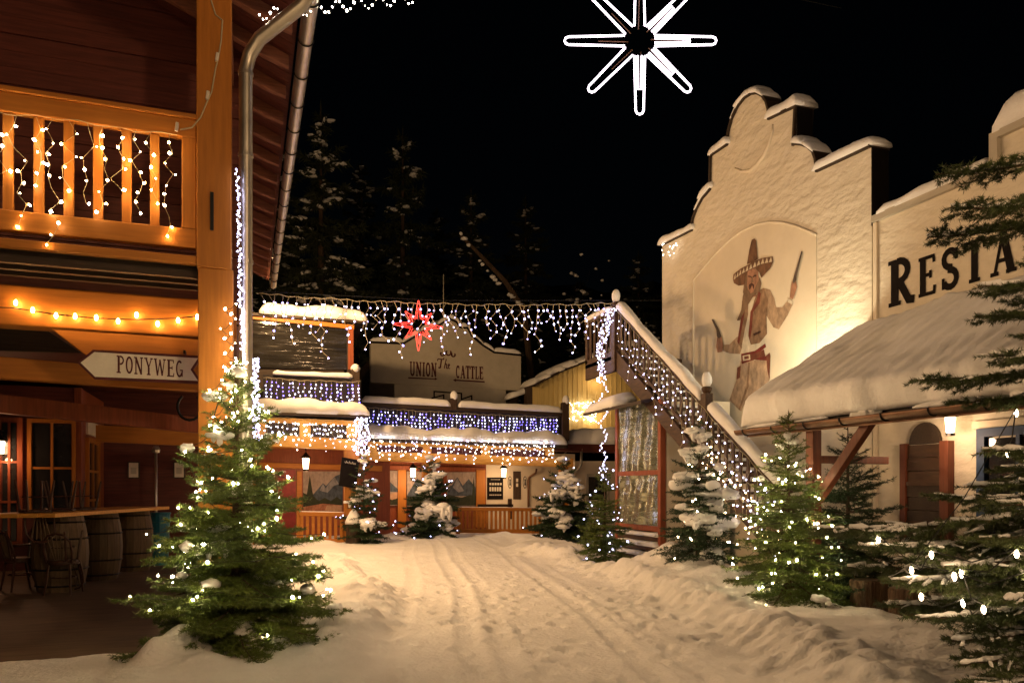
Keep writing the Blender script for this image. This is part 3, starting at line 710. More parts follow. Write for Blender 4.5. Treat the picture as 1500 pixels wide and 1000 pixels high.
# raised arcs in the plaster
def relief(pts, r=0.035):
    return MB().tube(pts, r, 8)
cz = [za(*p) for p in ((455, 487), (490, 505), (530, 500), (565, 472), (598, 425), (622, 370), (638, 310), (640, 275))]
relief([w(*p, XW-0.005) for p in cz], [0.012, 0.03, 0.04, 0.045, 0.042, 0.035, 0.025, 0.012]).build('plaster_arc', M['plaster_smooth'], rest, smooth=True)
# niche of the mural: smooth panel with an arched upper edge and a raised lip
zb = lambda a, b: (1000+a/3.125, 300+b/3.125)
arch = [zb(*p) for p in ((50, 345), (95, 290), (150, 225), (210, 165), (270, 120), (335, 90), (400, 78), (460, 82), (520, 98), (575, 120), (612, 138))]
pan = [w(*p, XW-0.012) for p in arch]; ybl = pan[0].y; ybr = pan[-1].y
MB().prism([Vector((XW-0.012, ybl, 2.4))]+pan+[Vector((XW-0.012, ybr, 2.4))], (0.010, 0, 0)).build('mural_niche', M['plaster_smooth'], rest)
lip = [Vector((XW-0.012, ybl, 2.4))]+pan
relief(lip, 0.024).build('niche_lip', M['plaster_smooth'], rest, smooth=True)
# ---- the painted figure: flat layers of paint on the niche
def paint(name, col, var=0.35):
    return mat('paint_'+name, col, 0.85, var, 9, 0.35, 7, stretch=(1, 1, 0.6))
PT = dict(hat=paint('hat', (0.15, 0.078, 0.045), .5), band=paint('band', (0.58, 0.50, 0.38), .1), skin=paint('skin', (0.34, 0.18, 0.115), .4), hair=paint('hair', (0.19, 0.12, 0.075)),
          jacket=paint('jacket', (0.25, 0.155, 0.095), .5), lapel=paint('lapel', (0.17, 0.045, 0.03)), shirt=paint('shirt', (0.60, 0.54, 0.43), .2), sash=paint('sash', (0.15, 0.026, 0.02), .5),
          belt=paint('belt', (0.15, 0.05, 0.03)), trousers=paint('trousers', (0.40, 0.28, 0.19), .45), gun=paint('gun', (0.10, 0.075, 0.06)), sleeve=paint('sleeve', (0.36, 0.25, 0.165), .45), dark=paint('dark', (0.07, 0.03, 0.02)))
mural = MB().prism([w(*zb(*p), XW-0.0165) for p in ((300, 720), (380, 720), (400, 790), (330, 850), (262, 940), (215, 895), (250, 800))], (0.003, 0, 0)).build('mural_figure', PT['trousers'], rest)
lay = [0]
def pt(name, m, pts):
    lay[0] += 1; x = XW-0.0175-0.0004*lay[0]
    MB().prism([w(*zb(*p), x) for p in pts], (0.0003, 0, 0)).build(name, PT[m], mural)
pt('trouser_leg', 'trousers', [(265, 715), (325, 705), (330, 800), (268, 945), (214, 892), (250, 790)])
pt('trouser_leg', 'trousers', [(318, 715), (384, 690), (398, 800), (392, 830), (330, 858), (312, 800)])
pt('trouser_fold', 'jacket', [(300, 720), (308, 720), (302, 830), (262, 940), (255, 935), (292, 830)])
pt('shirt', 'shirt', [(280, 500), (300, 425), (338, 425), (345, 500), (372, 580), (378, 645), (330, 672), (268, 676), (262, 640)])
pt('raised_sleeve', 'sleeve', [(365, 380), (400, 390), (420, 430), (428, 470), (455, 470), (485, 432), (503, 455), (480, 505), (440, 570), (415, 560), (380, 500)])
pt('lowered_sleeve', 'sleeve', [(262, 600), (272, 650), (262, 682), (215, 680), (185, 668), (188, 640), (215, 638), (248, 605)])
pt('jacket_side', 'jacket', [(345, 395), (372, 380), (392, 440), (384, 500), (386, 590), (352, 632), (312, 640), (300, 600), (310, 500), (330, 430)])
pt('jacket_side', 'jacket', [(285, 430), (300, 430), (300, 500), (285, 570), (268, 660), (250, 625), (262, 560), (270, 470)])
pt('lapel', 'lapel', [(348, 395), (358, 405), (352, 450), (322, 490), (318, 560), (308, 620), (302, 590), (310, 490), (336, 440)])
pt('lapel', 'lapel', [(272, 440), (280, 435), (286, 480), (272, 560), (258, 640), (250, 625), (266, 530)])
pt('pocket', 'dark', [(322, 590), (356, 575), (358, 584), (326, 600)])
pt('sash', 'sash', [(268, 682), (330, 668), (378, 634), (382, 650), (336, 684), (382, 692), (386, 712), (330, 708), (270, 728)])
pt('belt', 'belt', [(270, 690), (330, 680), (372, 662), (378, 690), (330, 706), (272, 716)])
pt('buckle', 'band', [(274, 690), (308, 684), (310, 708), (276, 714)])
pt('buckle_centre', 'belt', [(281, 694), (302, 690), (303, 703), (283, 707)])
pt('holster', 'belt', [(382, 690), (398, 676), (402, 690), (398, 800), (388, 760)])
pt('holster', 'belt', [(250, 745), (266, 735), (262, 790), (246, 800)])
pt('neck', 'skin', [(295, 380), (345, 380), (335, 420), (305, 425)])
pt('face', 'skin', [(290, 300), (318, 290), (345, 300), (348, 340), (340, 375), (325, 398), (308, 400), (296, 375), (289, 335)])
pt('hair', 'hair', [(285, 380), (298, 385), (310, 405), (322, 400), (345, 350), (352, 330), (360, 360), (352, 395), (322, 420), (300, 455), (282, 490), (262, 528), (248, 530), (268, 480), (275, 420)])
pt('hair', 'hair', [(288, 300), (297, 310), (294, 372), (284, 420), (276, 400), (284, 340)])
pt('moustache', 'dark', [(303, 366), (316, 356), (328, 366), (326, 390), (318, 368), (308, 388), (304, 386)])
pt('eyes', 'dark', [(300, 324), (312, 326), (318, 332), (326, 322), (338, 320), (338, 326), (326, 329), (318, 340), (311, 331), (300, 330)])
pt('nose', 'hair', [(316, 330), (321, 330), (325, 354), (313, 356)])
pt('hat_brim', 'hat', [(230, 340), (232, 318), (265, 292), (310, 268), (360, 244), (412, 236), (414, 262), (400, 292), (360, 334), (350, 308), (330, 290), (300, 302), (288, 330), (285, 366), (255, 370), (234, 358)])
pt('hat_crown', 'hat', [(294, 272), (305, 205), (316, 160), (328, 154), (336, 164), (340, 205), (344, 248), (320, 264)])
bp = [(232, 322), (265, 296), (310, 272), (360, 248), (411, 238)]
import itertools
def along(t):
    t *= len(bp)-1; i = min(int(t), len(bp)-2); f = t-i
    return (bp[i][0]*(1-f)+bp[i+1][0]*f, bp[i][1]*(1-f)+bp[i+1][1]*f)
for k in range(11):
    a = along(k/11+0.008); b = along((k+1)/11-0.008); c = ((a[0]+b[0])/2+3, (a[1]+b[1])/2-3+0)
    pt('brim_tooth', 'band', [(a[0], a[1]+22), (b[0], b[1]+22), (c[0], c[1])])
pt('hand', 'skin', [(500, 352), (518, 346), (524, 375), (515, 405), (505, 432), (490, 425), (494, 385)])
pt('cuff', 'shirt', [(484, 430), (504, 440), (500, 456), (480, 444)])
pt('pistol', 'gun', [(543, 212), (549, 215), (524, 315), (520, 345), (508, 360), (503, 350), (512, 315)])
pt('hand', 'skin', [(158, 602), (178, 600), (186, 640), (180, 672), (160, 676), (153, 650)])
pt('pistol', 'gun', [(132, 525), (139, 522), (164, 565), (178, 602), (166, 612), (156, 600), (154, 572)])

# ---- restaurant front next to the gable
zt = w(1280, 326).z
ygr = gr
MB().box(XW+0.03, XW+0.33, 0.5, ygr-0.022, 0, zt).build('front_wall', M['plaster'], rest)
MB().box(XW-0.04, XW+0.36, w(1456, 250).y, ygr-0.025, zt, zt+0.10).build('front_coping', M['greyboard'], rest)
MB().box(XW-0.01, XW+0.03, ygr-0.10, ygr-0.03, 0, zt-0.01).build('corner_strip', M['plaster_smooth'], rest)
s_ = MB(); snow_bar(s_, (XW+0.16, w(1452, 250).y, zt+0.10), (XW+0.16, ygr-0.12, zt+0.10), 0.42, 0.17, 3, side=(1, 0, 0)); s_.build('coping_snow', M['snow'], rest, smooth=True)
y1 = w(1458, 200).y; zt2 = w(1458, 205).z
MB().box(XW+0.02, XW+0.34, 0.6, y1, zt, zt2).build('raised_parapet', M['plaster'], rest)
MB().box(XW-0.05, XW+0.38, 0.55, y1+0.05, zt2, zt2+0.09).box(XW-0.05, XW+0.018, y1-0.06, y1+0.05, zt+0.1, zt2-0.001).build('front_coping', M['greyboard'], rest)
s_ = MB(); snow_bar(s_, (XW+0.16, 0.6, zt2+0.09), (XW+0.16, y1, zt2+0.09), 0.45, 0.42, 4, side=(1, 0, 0)); s_.build('coping_snow', M['snow'], rest, smooth=True)
MB().box(XW+0.34, XW+9, 0.6, gl-0.01, 0, 5.2).build('rear_block', M['plaster_smooth'], rest)
MB().box(XW+TK, XW+3.5, gl-0.005, gl+0.2, 0, 5.2).build('rear_wall', M['plaster_smooth'], rest)
# RESTAURANT painted along the wall (reads from far to near)
LR = MB(); xl_ = XW+0.026; zb_ = 4.29; yR0, yR1, yE0, yT1 = (w(p, 440, xl_).y for p in (1302, 1342, 1345, 1444))
lettering(LR, 'R', Vector((xl_, yR0, zb_)), (0, -1, 0), (0, 0, 1), (-1, 0, 0), 0.67, weight=1.25, fit=yR0-yR1)
lettering(LR, 'ESTAURANT', Vector((xl_, yE0, zb_+0.02)), (0, -1, 0), (0, 0, 1), (-1, 0, 0), 0.55, weight=1.25, space=0.14, wscale=(yE0-yT1)/(0.55*(0.64+0.62+0.66+2*0.14)))
LR.build('lettering', M['black'], rest)

# ---- porch roof with deep snow
EXr, EZr, UXr, UZr = 6.85, 2.44, 8.98, 3.90
yA, yB = 9.12, 1.5
pr = MB().prism([(EXr, yB, EZr), (UXr, yB, UZr), (UXr, yB, UZr+0.06), (EXr, yB, EZr+0.06)], (0, yA-yB, 0)).build('porch_roof', M['darkX'], rest)
nu, nv = 190, 46; U = np.linspace(0, 1, nu); V = np.linspace(0, 1, nv); UU, VV = np.meshgrid(U, V, indexing='ij')
Ly = yA-yB; Ls = math.hypot(UXr-EXr, UZr-EZr); sn_ = Vector((-(UZr-EZr), 0, UXr-EXr)).normalized()
yy = yA+0.07-UU*(Ly+0.1); ss = VV*Ls
he = np.minimum(1, (VV*Ls+0.004)/0.17); he = np.sqrt(np.clip(he*(2-he), 0, 1))
hv = np.minimum(1, (UU*Ly+0.005)/0.34); hv = np.sqrt(np.clip(hv*(2-hv), 0, 1))
hh = (0.39+0.10*fbm(yy*0.8, ss*0.8, 5)+0.03*fbm(yy*2.3, ss*2.3, 15)+0.0055*np.sin(yy*2*math.pi/0.235+0.8*fbm(yy*2, ss*1.2, 8))+0.010*fbm(yy*7, ss*2.0, 9)-0.10*VV)*he*hv*(1-0.75*sm(0.93, 1.0, VV))
over = -0.07-0.09*fbm(yy*2.3, yy*0+1.0, 6)+0.0*ss
bx_ = EXr+(UXr-EXr)*VV; bz_ = EZr+0.06+(UZr-EZr)*VV
px_ = bx_+sn_.x*hh+over*(1-VV)**6; pz_ = bz_+sn_.z*hh-0.02*(1-VV)**8
top = np.stack([px_, yy, pz_], -1).reshape(-1, 3)
bot = np.stack([bx_-0.0+over*(1-VV)**6, yy, bz_-0.015], -1).reshape(-1, 3)
n1 = nu*nv; ft = grid_faces(nu, nv); fb = ft[:, ::-1]+n1
ed = [(i*nv, (i+1)*nv, (i+1)*nv+n1, i*nv+n1) for i in range(nu-1)]+[(j, j+1, j+1+n1, j+n1) for j in range(nv-1)]
mesh_obj('roof_snow', np.vstack([top, bot]), np.vstack([ft, fb, np.array(ed)]), M['snow'], rest and pr, smooth=True)
gtr = MB()
for y in (yB, yA+0.1):
    for k in range(11): t_ = math.pi*k/10; gtr.v.append(Vector((EXr-0.09+0.075*math.cos(t_), y, EZr+0.0-0.075*math.sin(t_))))
    for k in range(11): t_ = math.pi*(10-k)/10; gtr.v.append(Vector((EXr-0.09+0.067*math.cos(t_), y, EZr+0.0-0.067*math.sin(t_))))
for k in range(22): gtr.f.append((k, (k+1) % 22, 22+(k+1) % 22, 22+k))
pg = gtr.build('porch_gutter', M['bronze'], rest, smooth=True)
y = yA-0.1
while y > 3:
    MB().tube([(EXr-0.09+0.083*math.cos(t), y, EZr-0.083*math.sin(t)) for t in np.linspace(0, math.pi, 9)], 0.009, 5).build('gutter_bracket', M['iron'], pg); y -= 0.62
MB().box(EXr-0.008, EXr+0.03, yB, yA, EZr-0.10, EZr-0.005).build('fascia', M['bronze'], rest)
s_ = MB(); gg = random.Random(5)      # clods of snow hanging at the gutter
for k in range(13):
    y = gg.uniform(3.2, 9.1); s_.blob((EXr-0.08+gg.uniform(-.02, .03), y, EZr+0.03), (0.05, gg.uniform(.08, .3), gg.uniform(.02, .05)), k, 2, 0.3)
tag(s_.build('gutter_snow', M['snow'], pg, smooth=True), kind='stuff')
pp = P(1190, 700, X=7.0)
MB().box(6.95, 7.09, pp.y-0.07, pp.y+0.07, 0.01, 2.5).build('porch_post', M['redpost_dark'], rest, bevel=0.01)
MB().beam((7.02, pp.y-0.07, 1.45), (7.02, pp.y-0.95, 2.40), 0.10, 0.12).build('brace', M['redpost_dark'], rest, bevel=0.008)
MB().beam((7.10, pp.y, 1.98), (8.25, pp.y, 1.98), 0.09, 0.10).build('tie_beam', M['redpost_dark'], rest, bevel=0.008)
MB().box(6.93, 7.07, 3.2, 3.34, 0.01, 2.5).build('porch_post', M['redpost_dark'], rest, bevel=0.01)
# saloon shutter panel with arched top and red posts
ya, yb = w(1322, 700).y, w(1396, 700).y; zt_ = w(1325, 652).z; zl = 0.55
def sidebox(y0, y1, z0, z1, t0, t1): return MB().box(XW+0.03-t1, XW+0.03-t0, min(y0, y1), max(y0, y1), z0, z1)
shut = thing('saloon_shutter', 'dark plank shutter with arched top between red posts on the cream wall', 'shutter', (XW, (ya+yb)/2, zl))
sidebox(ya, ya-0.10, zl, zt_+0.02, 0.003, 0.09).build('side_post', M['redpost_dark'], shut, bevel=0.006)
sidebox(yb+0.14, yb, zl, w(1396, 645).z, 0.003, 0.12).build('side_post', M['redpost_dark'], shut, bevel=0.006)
nz_ = 9; 
for k in range(nz_):
    z0 = zl+(zt_-zl)*k/nz_; sidebox(ya-0.102, yb+0.142, z0, z0+(zt_-zl)/nz_-0.008, 0.003, 0.045+0.012*(k % 2)).build('plank', M['darkX'] if k < 6 else M['stair'], shut)
for k in (3, 6): 
    z0 = zl+(zt_-zl)*k/nz_; sidebox(ya-0.102, yb+0.142, z0-0.03, z0+0.03, 0.058, 0.075).build('batten', M['stair'], shut)
yc = (ya+yb)/2+0.02; rr = (ya-yb)/2-0.16
MB().prism([(XW-0.03, yc+rr*math.cos(t), zt_+0.002+0.30*math.sin(t)) for t in np.linspace(0, math.pi, 15)], (0.055, 0, 0)).build('arched_top', M['darkX'], shut)
# blue window/door
yw0, yw1 = w(1434, 700).y, w(1560, 700).y
side_panel(rest, XW+0.03, min(yw0, yw1), max(yw0, yw1), 0.35, w(1434, 628).z, 0.08, M['blue'], M['glass'], 2, 2, 0.11, 'window', -1)
MB().box(XW-0.012, XW+0.029, min(yw0, yw1)-0.09, max(yw0, yw1)+0.09, w(1434, 628).z+0.003, w(1434, 628).z+0.10).build('window_head', M['plaster_smooth'], rest)

# ================================================================== STAIRCASE
XS = 7.3; rl = lambda y: 5.42+(y-14.1)*0.745
st = thing('outdoor_staircase', 'dark wooden outdoor staircase with snow on its handrail below the mural', 'staircase', (8, 11, 0))
for X_ in (XS, 8.22):
    MB().prism([(X_, 14.1, rl(14.1)-0.93), (X_, 8.3, rl(8.3)-0.93), (X_, 8.3, max(0.0, rl(8.3)-1.30)), (X_, 14.1, rl(14.1)-1.36)], (0.07, 0, 0)).build('stringer', M['stair'], st, bevel=0.006)
n = 24
for k in range(n):
    y = 14.0-k*(5.6/n); z = rl(y)-1.02
    MB().box(XS+0.072, 8.218, y-0.27, y, z-0.04, z).build('tread', M['stair'], st)
    s_ = MB(); snow_bar(s_, (XS+0.10, y-0.14, z), (8.2, y-0.14, z), 0.22, 0.07, k, step=0.3); s_.build('tread_snow', M['snow'], st, smooth=True)
MB().box(XS, 8.9, 14.1, 15.6, rl(14.1)-1.10, rl(14.1)-1.02).build('landing', M['stair'], st)
MB().box(XS, XS+0.07, 14.102, 15.6, rl(14.1)-1.36, rl(14.1)-0.92).build('landing_edge', M['stair'], st)
MB().prism([(XS-0.02, 14.1, rl(14.1)-0.06), (XS-0.02, 8.4, rl(8.4)-0.06), (XS-0.02, 8.4, rl(8.4)+0.02), (XS-0.02, 14.1, rl(14.1)+0.02)], (0.12, 0, 0)).build('handrail', M['stair'], st, bevel=0.008)
MB().prism([(XS+0.01, 14.1, rl(14.1)-0.82), (XS+0.01, 8.4, rl(8.4)-0.82), (XS+0.01, 8.4, rl(8.4)-0.74), (XS+0.01, 14.1, rl(14.1)-0.74)], (0.06, 0, 0)).build('lower_rail', M['stair'], st, bevel=0.006)
y = 13.93
while y > 8.5:
    a = rl(y)-0.74; h = 0.68; wd = [0.045, 0.045, 0.075, 0.05, 0.085, 0.05, 0.06, 0.045]; m = MB()
    zz = np.linspace(0, h, 8); m.prism([(XS+0.02, y-q/2, a+z) for q, z in zip(wd, zz)]+[(XS+0.02, y+q/2, a+z) for q, z in zip(wd[::-1], zz[::-1])], (0.035, 0, 0))
    m.build('baluster', M['stair'], st); y -= 0.19
MB().box(XS, XS+0.06, 15.5, 15.6, rl(14.1)-1.0, rl(14.1)-0.06).build('landing_post', M['stair'], st)
MB().box(XS-0.01, XS+0.07, 14.2, 15.6, rl(14.1)-0.1, rl(14.1)-0.02).build('landing_rail', M['stair'], st)
for k in range(6): MB().box(XS+0.02, XS+0.05, 14.35+k*0.2, 14.42+k*0.2, rl(14.1)-1.0, rl(14.1)-0.1).build('baluster', M['stair'], st)
def newel(y, z0, z1, r=0.075):
    m = MB().box(XS-0.045, XS+0.105, y-0.075, y+0.075, z0, z1-0.12); n_ = m.build('newel_post', M['stair'], st, bevel=0.01)
    MB().lathe([(0.05, z1-0.12), (0.085, z1-0.07), (0.09, z1-0.03), (0.05, z1)], (XS+0.03, y, 0), 12).build('finial', M['stair'], n_)
    s_ = MB(); s_.blob((XS+0.03, y, z1+0.11), (0.085, 0.085, 0.15), int(y*9), 2, 0.06); s_.build('snow_cap', M['snow'], n_, smooth=True)
newel(14.15, rl(14.1)-1.36, rl(14.1)+0.10); pn = P(1033, 560, X=XS); newel(pn.y, rl(pn.y)-0.9, rl(pn.y)+0.32); newel(8.32, 0.0, rl(8.3)+0.15)
s_ = MB()
for y0, y1, k in ((14.0, pn.y+0.12, 1), (pn.y-0.12, 8.5, 2)):
    snow_bar(s_, (XS+0.04, y0, rl(y0)+0.02), (XS+0.04, y1, rl(y1)+0.02), 0.17, 0.17, k, side=(1, 0, 0), step=0.1)
snow_bar(s_, (XS+0.04, 14.3, rl(14.1)-0.02), (XS+0.04, 15.6, rl(14.1)-0.02), 0.15, 0.12, 5, side=(1, 0, 0)); s_.build('handrail_snow', M['snow'], st, smooth=True)

# ---- glazed booth under the landing
XB = 7.36
bo = thing('glazed_booth', 'wooden booth closed with clear plastic sheets under the stair landing', 'booth', (8, 13.3, 0))
pY = lambda px: P(px, 700, X=XB).y
b0, b1, b2 = pY(905), pY(968), pY(880)
zt_ = 3.28
for y in (b0, b1): MB().box(XB-0.04, XB+0.08, y-0.05, y+0.05, 0.5, zt_).build('corner_post', M['redpost'], bo, bevel=0.006)
zl_ = 0.78
MB().box(XB-0.03, XB+0.06, b1+0.052, b0-0.052, 1.86, 1.95).build('transom', M['redpost'], bo)
MB().box(XB-0.03, XB+0.06, b1+0.052, b0-0.052, zl_, zl_+0.1).build('sill', M['redpost'], bo)
for z0, z1 in ((zl_+0.102, 1.858), (1.952, zt_)):
    nn = 24; m = MB(); gg = random.Random(int(z0*10))
    for i in range(nn+1):
        for j in range(9):
            yy_ = b1+0.05+(b0-b1-0.1)*i/nn; zz_ = z0+(z1-z0)*j/8
            m.v.append(Vector((XB+0.012*math.sin(i*0.9+j*0.35)+0.012*math.sin(j*1.7+i*.2)+gg.uniform(-.003, .003), yy_, zz_)))
    for i in range(nn):
        for j in range(8): q_ = i*9+j; m.f.append((q_, q_+9, q_+10, q_+1))
    m.build('plastic_sheet', M['plastic'], bo, smooth=True)
MB().box(XB+0.1, XB+1.5, b1-0.05, b1, 0, zt_).build('side_wall', M['plaster_smooth'], bo)
MB().box(XB+1.3, XB+1.4, b1, b0+1.2, 0, zt_).build('rear_wall', M['stair'], bo)
MB().box(XB+0.0, XB+1.3, b0+0.052, b0+0.12, 0, zt_).build('side_wall', M['darkZ'], bo)
for k in range(4):
    z0 = 0.02+k*0.19; MB().box(XB-0.03-0.05*(3-k), XB+0.2, b1+0.0, b0+0.02, z0, z0+0.10).build('log_step', M['stair'], bo, bevel=0.01)
    s_ = MB(); snow_bar(s_, (XB+0.05-0.05*(3-k), b1+0.02, z0+0.10), (XB+0.05-0.05*(3-k), b0, z0+0.10), 0.24, 0.085, k+60, side=(1, 0, 0)); s_.build('step_snow', M['snow'], bo, smooth=True)
MB().prism([(XB-0.30, 12.6, 3.20), (XB+0.6, 12.6, 3.42), (XB+0.6, 12.6, 3.47), (XB-0.30, 12.6, 3.27)], (0, 2.6, 0)).build('booth_roof', M['darkX'], bo)
s_ = MB(); snow_bar(s_, (XB-0.02, 13.75, 3.33), (XB-0.02, 15.1, 3.33), 0.60, 0.22, 8, side=(1, 0, 0.2)); s_.build('roof_snow', M['snow'], bo, smooth=True)
# ================================================================== FAR END: PAVILION (left wing)
YP = 22.0
q = lambda px, py, y=YP: P(px, py, Y=y)
pav = thing('timber_pavilion', 'two-storey honey timber pavilion with snowy ledge and dark glazed balcony beside the drainpipe', 'pavilion', (2.0, 23.5, 0))
def strip(parent, name, m, pts, depth, bevel=0.0, y=YP):
    return MB().prism([q(*p, y) for p in pts], (0, depth, 0)).build(name, m, parent, bevel=bevel)
strip(pav, 'lower_beam', M['paleX'], [(340, 632), (526, 644), (526, 660), (340, 650)], 0.22, 0.012)
strip(pav, 'upper_rail', M['paleX'], [(340, 609), (526, 616), (526, 623), (340, 616)], 0.15, 0.008)
for px in (382, 447, 516): strip(pav, 'stud', M['paleX'], [(px-8, 616), (px+8, 616), (px+8, 642), (px-8, 640)], 0.10, 0.006, YP+0.03)
strip(pav, 'gap_panel', M['darkX'], [(340, 610), (528, 618), (528, 646), (340, 640)], 0.04, 0, YP+0.16)
a = q(505, 700); b = q(526, 700)
MB().box(a.x, b.x, YP+0.02, YP+0.28, 0, 2.7).build('pillar', M['orangeZ'], pav, bevel=0.012)
a = q(376, 700); MB().box(a.x-0.2, a.x, YP+0.02, YP+0.24, 0, 2.9).build('pillar', M['orangeZ'], pav, bevel=0.012)
xl, xr = q(345, 600).x, q(533, 600).x
led = MB().box(xl, xr+0.1, YP-0.28, YP+2.2, q(450, 612).z+0.05, q(450, 612).z+0.11).build('ledge_roof', M['darkX'], pav)
s_ = MB(); zz = q(450, 612).z+0.11
snow_bar(s_, (xl, YP+0.12, zz), (xr+0.12, YP+0.12, zz), 0.85, 0.42, 5, step=0.1, lump=0.2); s_.build('ledge_snow', M['snow'], led, smooth=True)
YU = 22.9; 
strip(pav, 'balcony_front', M['slat'], [(385, 548), (529, 556), (529, 600), (385, 592)], 0.08, 0, YU)
for k in range(14): px = 392+k*10; strip(pav, 'balcony_slat', M['slat'], [(px, 556), (px+6, 556), (px+6, 592), (px, 592)], 0.03, 0, YU-0.035)
s_ = MB(); snow_bar(s_, q(400, 548, YU)+Vector((0, 0.05, 0)), q(516, 553, YU)+Vector((0, 0.05, 0)), 0.24, 0.14, 9); s_.build('rail_snow', M['snow'], pav, smooth=True)
strip(pav, 'rail_end', M['darkZ'], [(515, 540), (527, 541), (527, 600), (515, 600)], 0.16, 0.01, YU-0.04)
s_ = MB(); c = q(521, 540, YU); s_.blob((c.x, YU+0.04, c.z+0.02), (0.14, 0.14, 0.13), 3, 2, 0.08); s_.build('snow_cap', M['snow'], pav, smooth=True)
gp = strip(pav, 'glazed_front', M['plastic_dark'], [(330, 462), (512, 481), (512, 541), (330, 537)], 0.03, 0, YU+0.35)
for o_ in gp.data.vertices: pass
strip(pav, 'glazing_frame', M['orangeX'], [(330, 456), (519, 476), (519, 482), (330, 463)], 0.12, 0.006, YU+0.28)
strip(pav, 'glazing_frame', M['redpost'], [(510, 482), (518, 482), (518, 541), (510, 541)], 0.12, 0.006, YU+0.28)
MB().box(q(330, 500, YU).x, q(540, 500, YU).x, YU+0.2, YU+3, q(450, 474, YU).z+0.18, q(450, 474, YU).z+0.26).build('upper_roof', M['darkX'], pav)
s_ = MB(); zz = q(450, 474, YU).z+0.26; snow_bar(s_, (q(380, 500, YU).x, YU+0.9, zz), (q(540, 500, YU).x, YU+0.9, zz), 1.5, 0.42, 12, lump=0.15); s_.build('upper_roof_snow', M['snow'], pav, smooth=True)
MB().box(q(330, 500).x, q(512, 500).x, YU+0.4, YU+3.6, 2.9, q(450, 474, YU).z+0.17).build('upper_room', M['darkX'], pav)
MB().box(q(519, 500).x-0.05, q(519, 500).x+0.05, YU+0.3, YU+3.6, 2.9, q(450, 474, YU).z+0.17).build('upper_side_wall', M['darkZ'], pav)
YBk = 25.2
MB().box(-1.5, q(600, 700).x, YBk, YBk+0.15, 0, 2.9).build('back_wall', M['redpost'], pav)
pz = lambda px, py: P(px, py, Y=YBk)
strip(pav, 'wall_post', M['orangeX'], [(435, 690), (442, 690), (442, 772), (435, 772)], 0.1, 0, YBk-0.12)
strip(pav, 'wall_rail', M['orangeX'], [(380, 677), (560, 682), (560, 690), (380, 684)], 0.1, 0, YBk-0.13)
MB().box(-1.5, q(526, 700).x, YP+0.3, YBk, 2.86, 2.92).build('porch_ceiling', M['orangeX'], pav)
strip(pav, 'red_door', mat('red_door_paint', (0.22, 0.02, 0.02), 0.5), [(392, 688), (433, 688), (433, 772), (392, 770)], 0.05, 0, YBk-0.06)

# paintings in the porch: flat landscapes on boards
psky = paint('sky', (0.30, 0.24, 0.21), .3); pmount = paint('mountain', (0.06, 0.075, 0.10), .6); psnowm = paint('peak', (0.20, 0.20, 0.22), .5); pfor = paint('forest', (0.03, 0.035, 0.02)); pmead = paint('meadow', (0.30, 0.13, 0.08), .4); phill = paint('hill', (0.42, 0.26, 0.17), .25)
def painting(lab, x0, x1, y0, y1, yp, layers, parent_box=None):
    f = lambda u, v, k: P(x0+(x1-x0)*u, y1+(y0-y1)*v, Y=yp-0.004*k)
    c = f(0.5, 0, 0); t = thing('landscape_painting', lab, 'painting', (c.x, yp, c.z), 'painted landscapes on the porch wall')
    MB().prism([f(0, 0, 0), f(1, 0, 0), f(1, 1, 0), f(0, 1, 0)], (0, 0.03, 0)).build('board', psky, t)
    for k, (nm, m, pts) in enumerate(layers): MB().prism([f(u, v, k+1) for u, v in pts], (0, 0.002, 0)).build(nm, m, t)
    return t
painting('large mountain painting with a dark fir at its left, behind the left fence', 444, 502, 690, 752, YBk-0.05, [
    ('mountain', pmount, [(0, .35), (.25, .45), (.5, .72), (.58, .66), (.8, .88), (1, .96), (1, .3), (0, .25)]),
    ('peak', psnowm, [(.42, .55), (.5, .71), (.57, .6), (.66, .72), (.8, .87), (.9, .7), (.78, .66), (.62, .5), (.52, .52)]),
    ('forest', pfor, [(0, .5), (.1, .45), (.18, .62), (.25, .42), (.4, .3), (.55, .38), (.7, .3), (.85, .4), (1, .3), (1, .12), (0, .1)]),
    ('fir', pfor, [(.05, .2), (.1, .5), (.17, .92), (.24, .5), (.32, .2)]),
    ('meadow', pmead, [(0, .02), (1, .02), (1, .2), (.5, .24), (0, .16)]),
    ('rocks', phill, [(.55, .08), (.98, .05), (.98, .2), (.6, .2)])])
painting('mountain painting behind the small snowy fir, second from the left', 534, 584, 689, 740, 27.3, [
    ('hill', phill, [(0, .3), (.3, .4), (.7, .32), (1, .4), (1, .1), (0, .1)]), ('mountain', pmount, [(0, .35), (.25, .75), (.4, .82), (.7, .72), (1, .45), (1, .38), (.7, .4), (.4, .55), (.1, .3)]),
    ('forest', pfor, [(0, .02), (1, .02), (1, .22), (.8, .16), (.6, .26), (.4, .18), (.2, .28), (0, .2)])])
painting('mountain painting behind the fir in the middle of the porch', 596, 646, 690, 741, 27.3, [
    ('mountain', pmount, [(0, .3), (.3, .8), (.55, .6), (.8, .75), (1, .5), (1, .25), (0, .2)]), ('forest', pfor, [(0, .02), (1, .02), (1, .25), (.7, .3), (.3, .2), (0, .3)])])
painting('mountain painting with a tall dark fir at its right, beside the red post', 655, 697, 691, 741, 27.3, [
    ('mountain', pmount, [(0, .4), (.35, .85), (.55, .6), (.75, .8), (1, .55), (1, .3), (0, .3)]), ('peak', psnowm, [(.2, .55), (.35, .83), (.48, .6), (.6, .45), (.4, .4)]),
    ('forest', pfor, [(0, .02), (1, .02), (1, .3), (.8, .33), (.5, .25), (0, .35)]), ('fir', pfor, [(.86, .2), (.93, .9), (.99, .2)])])

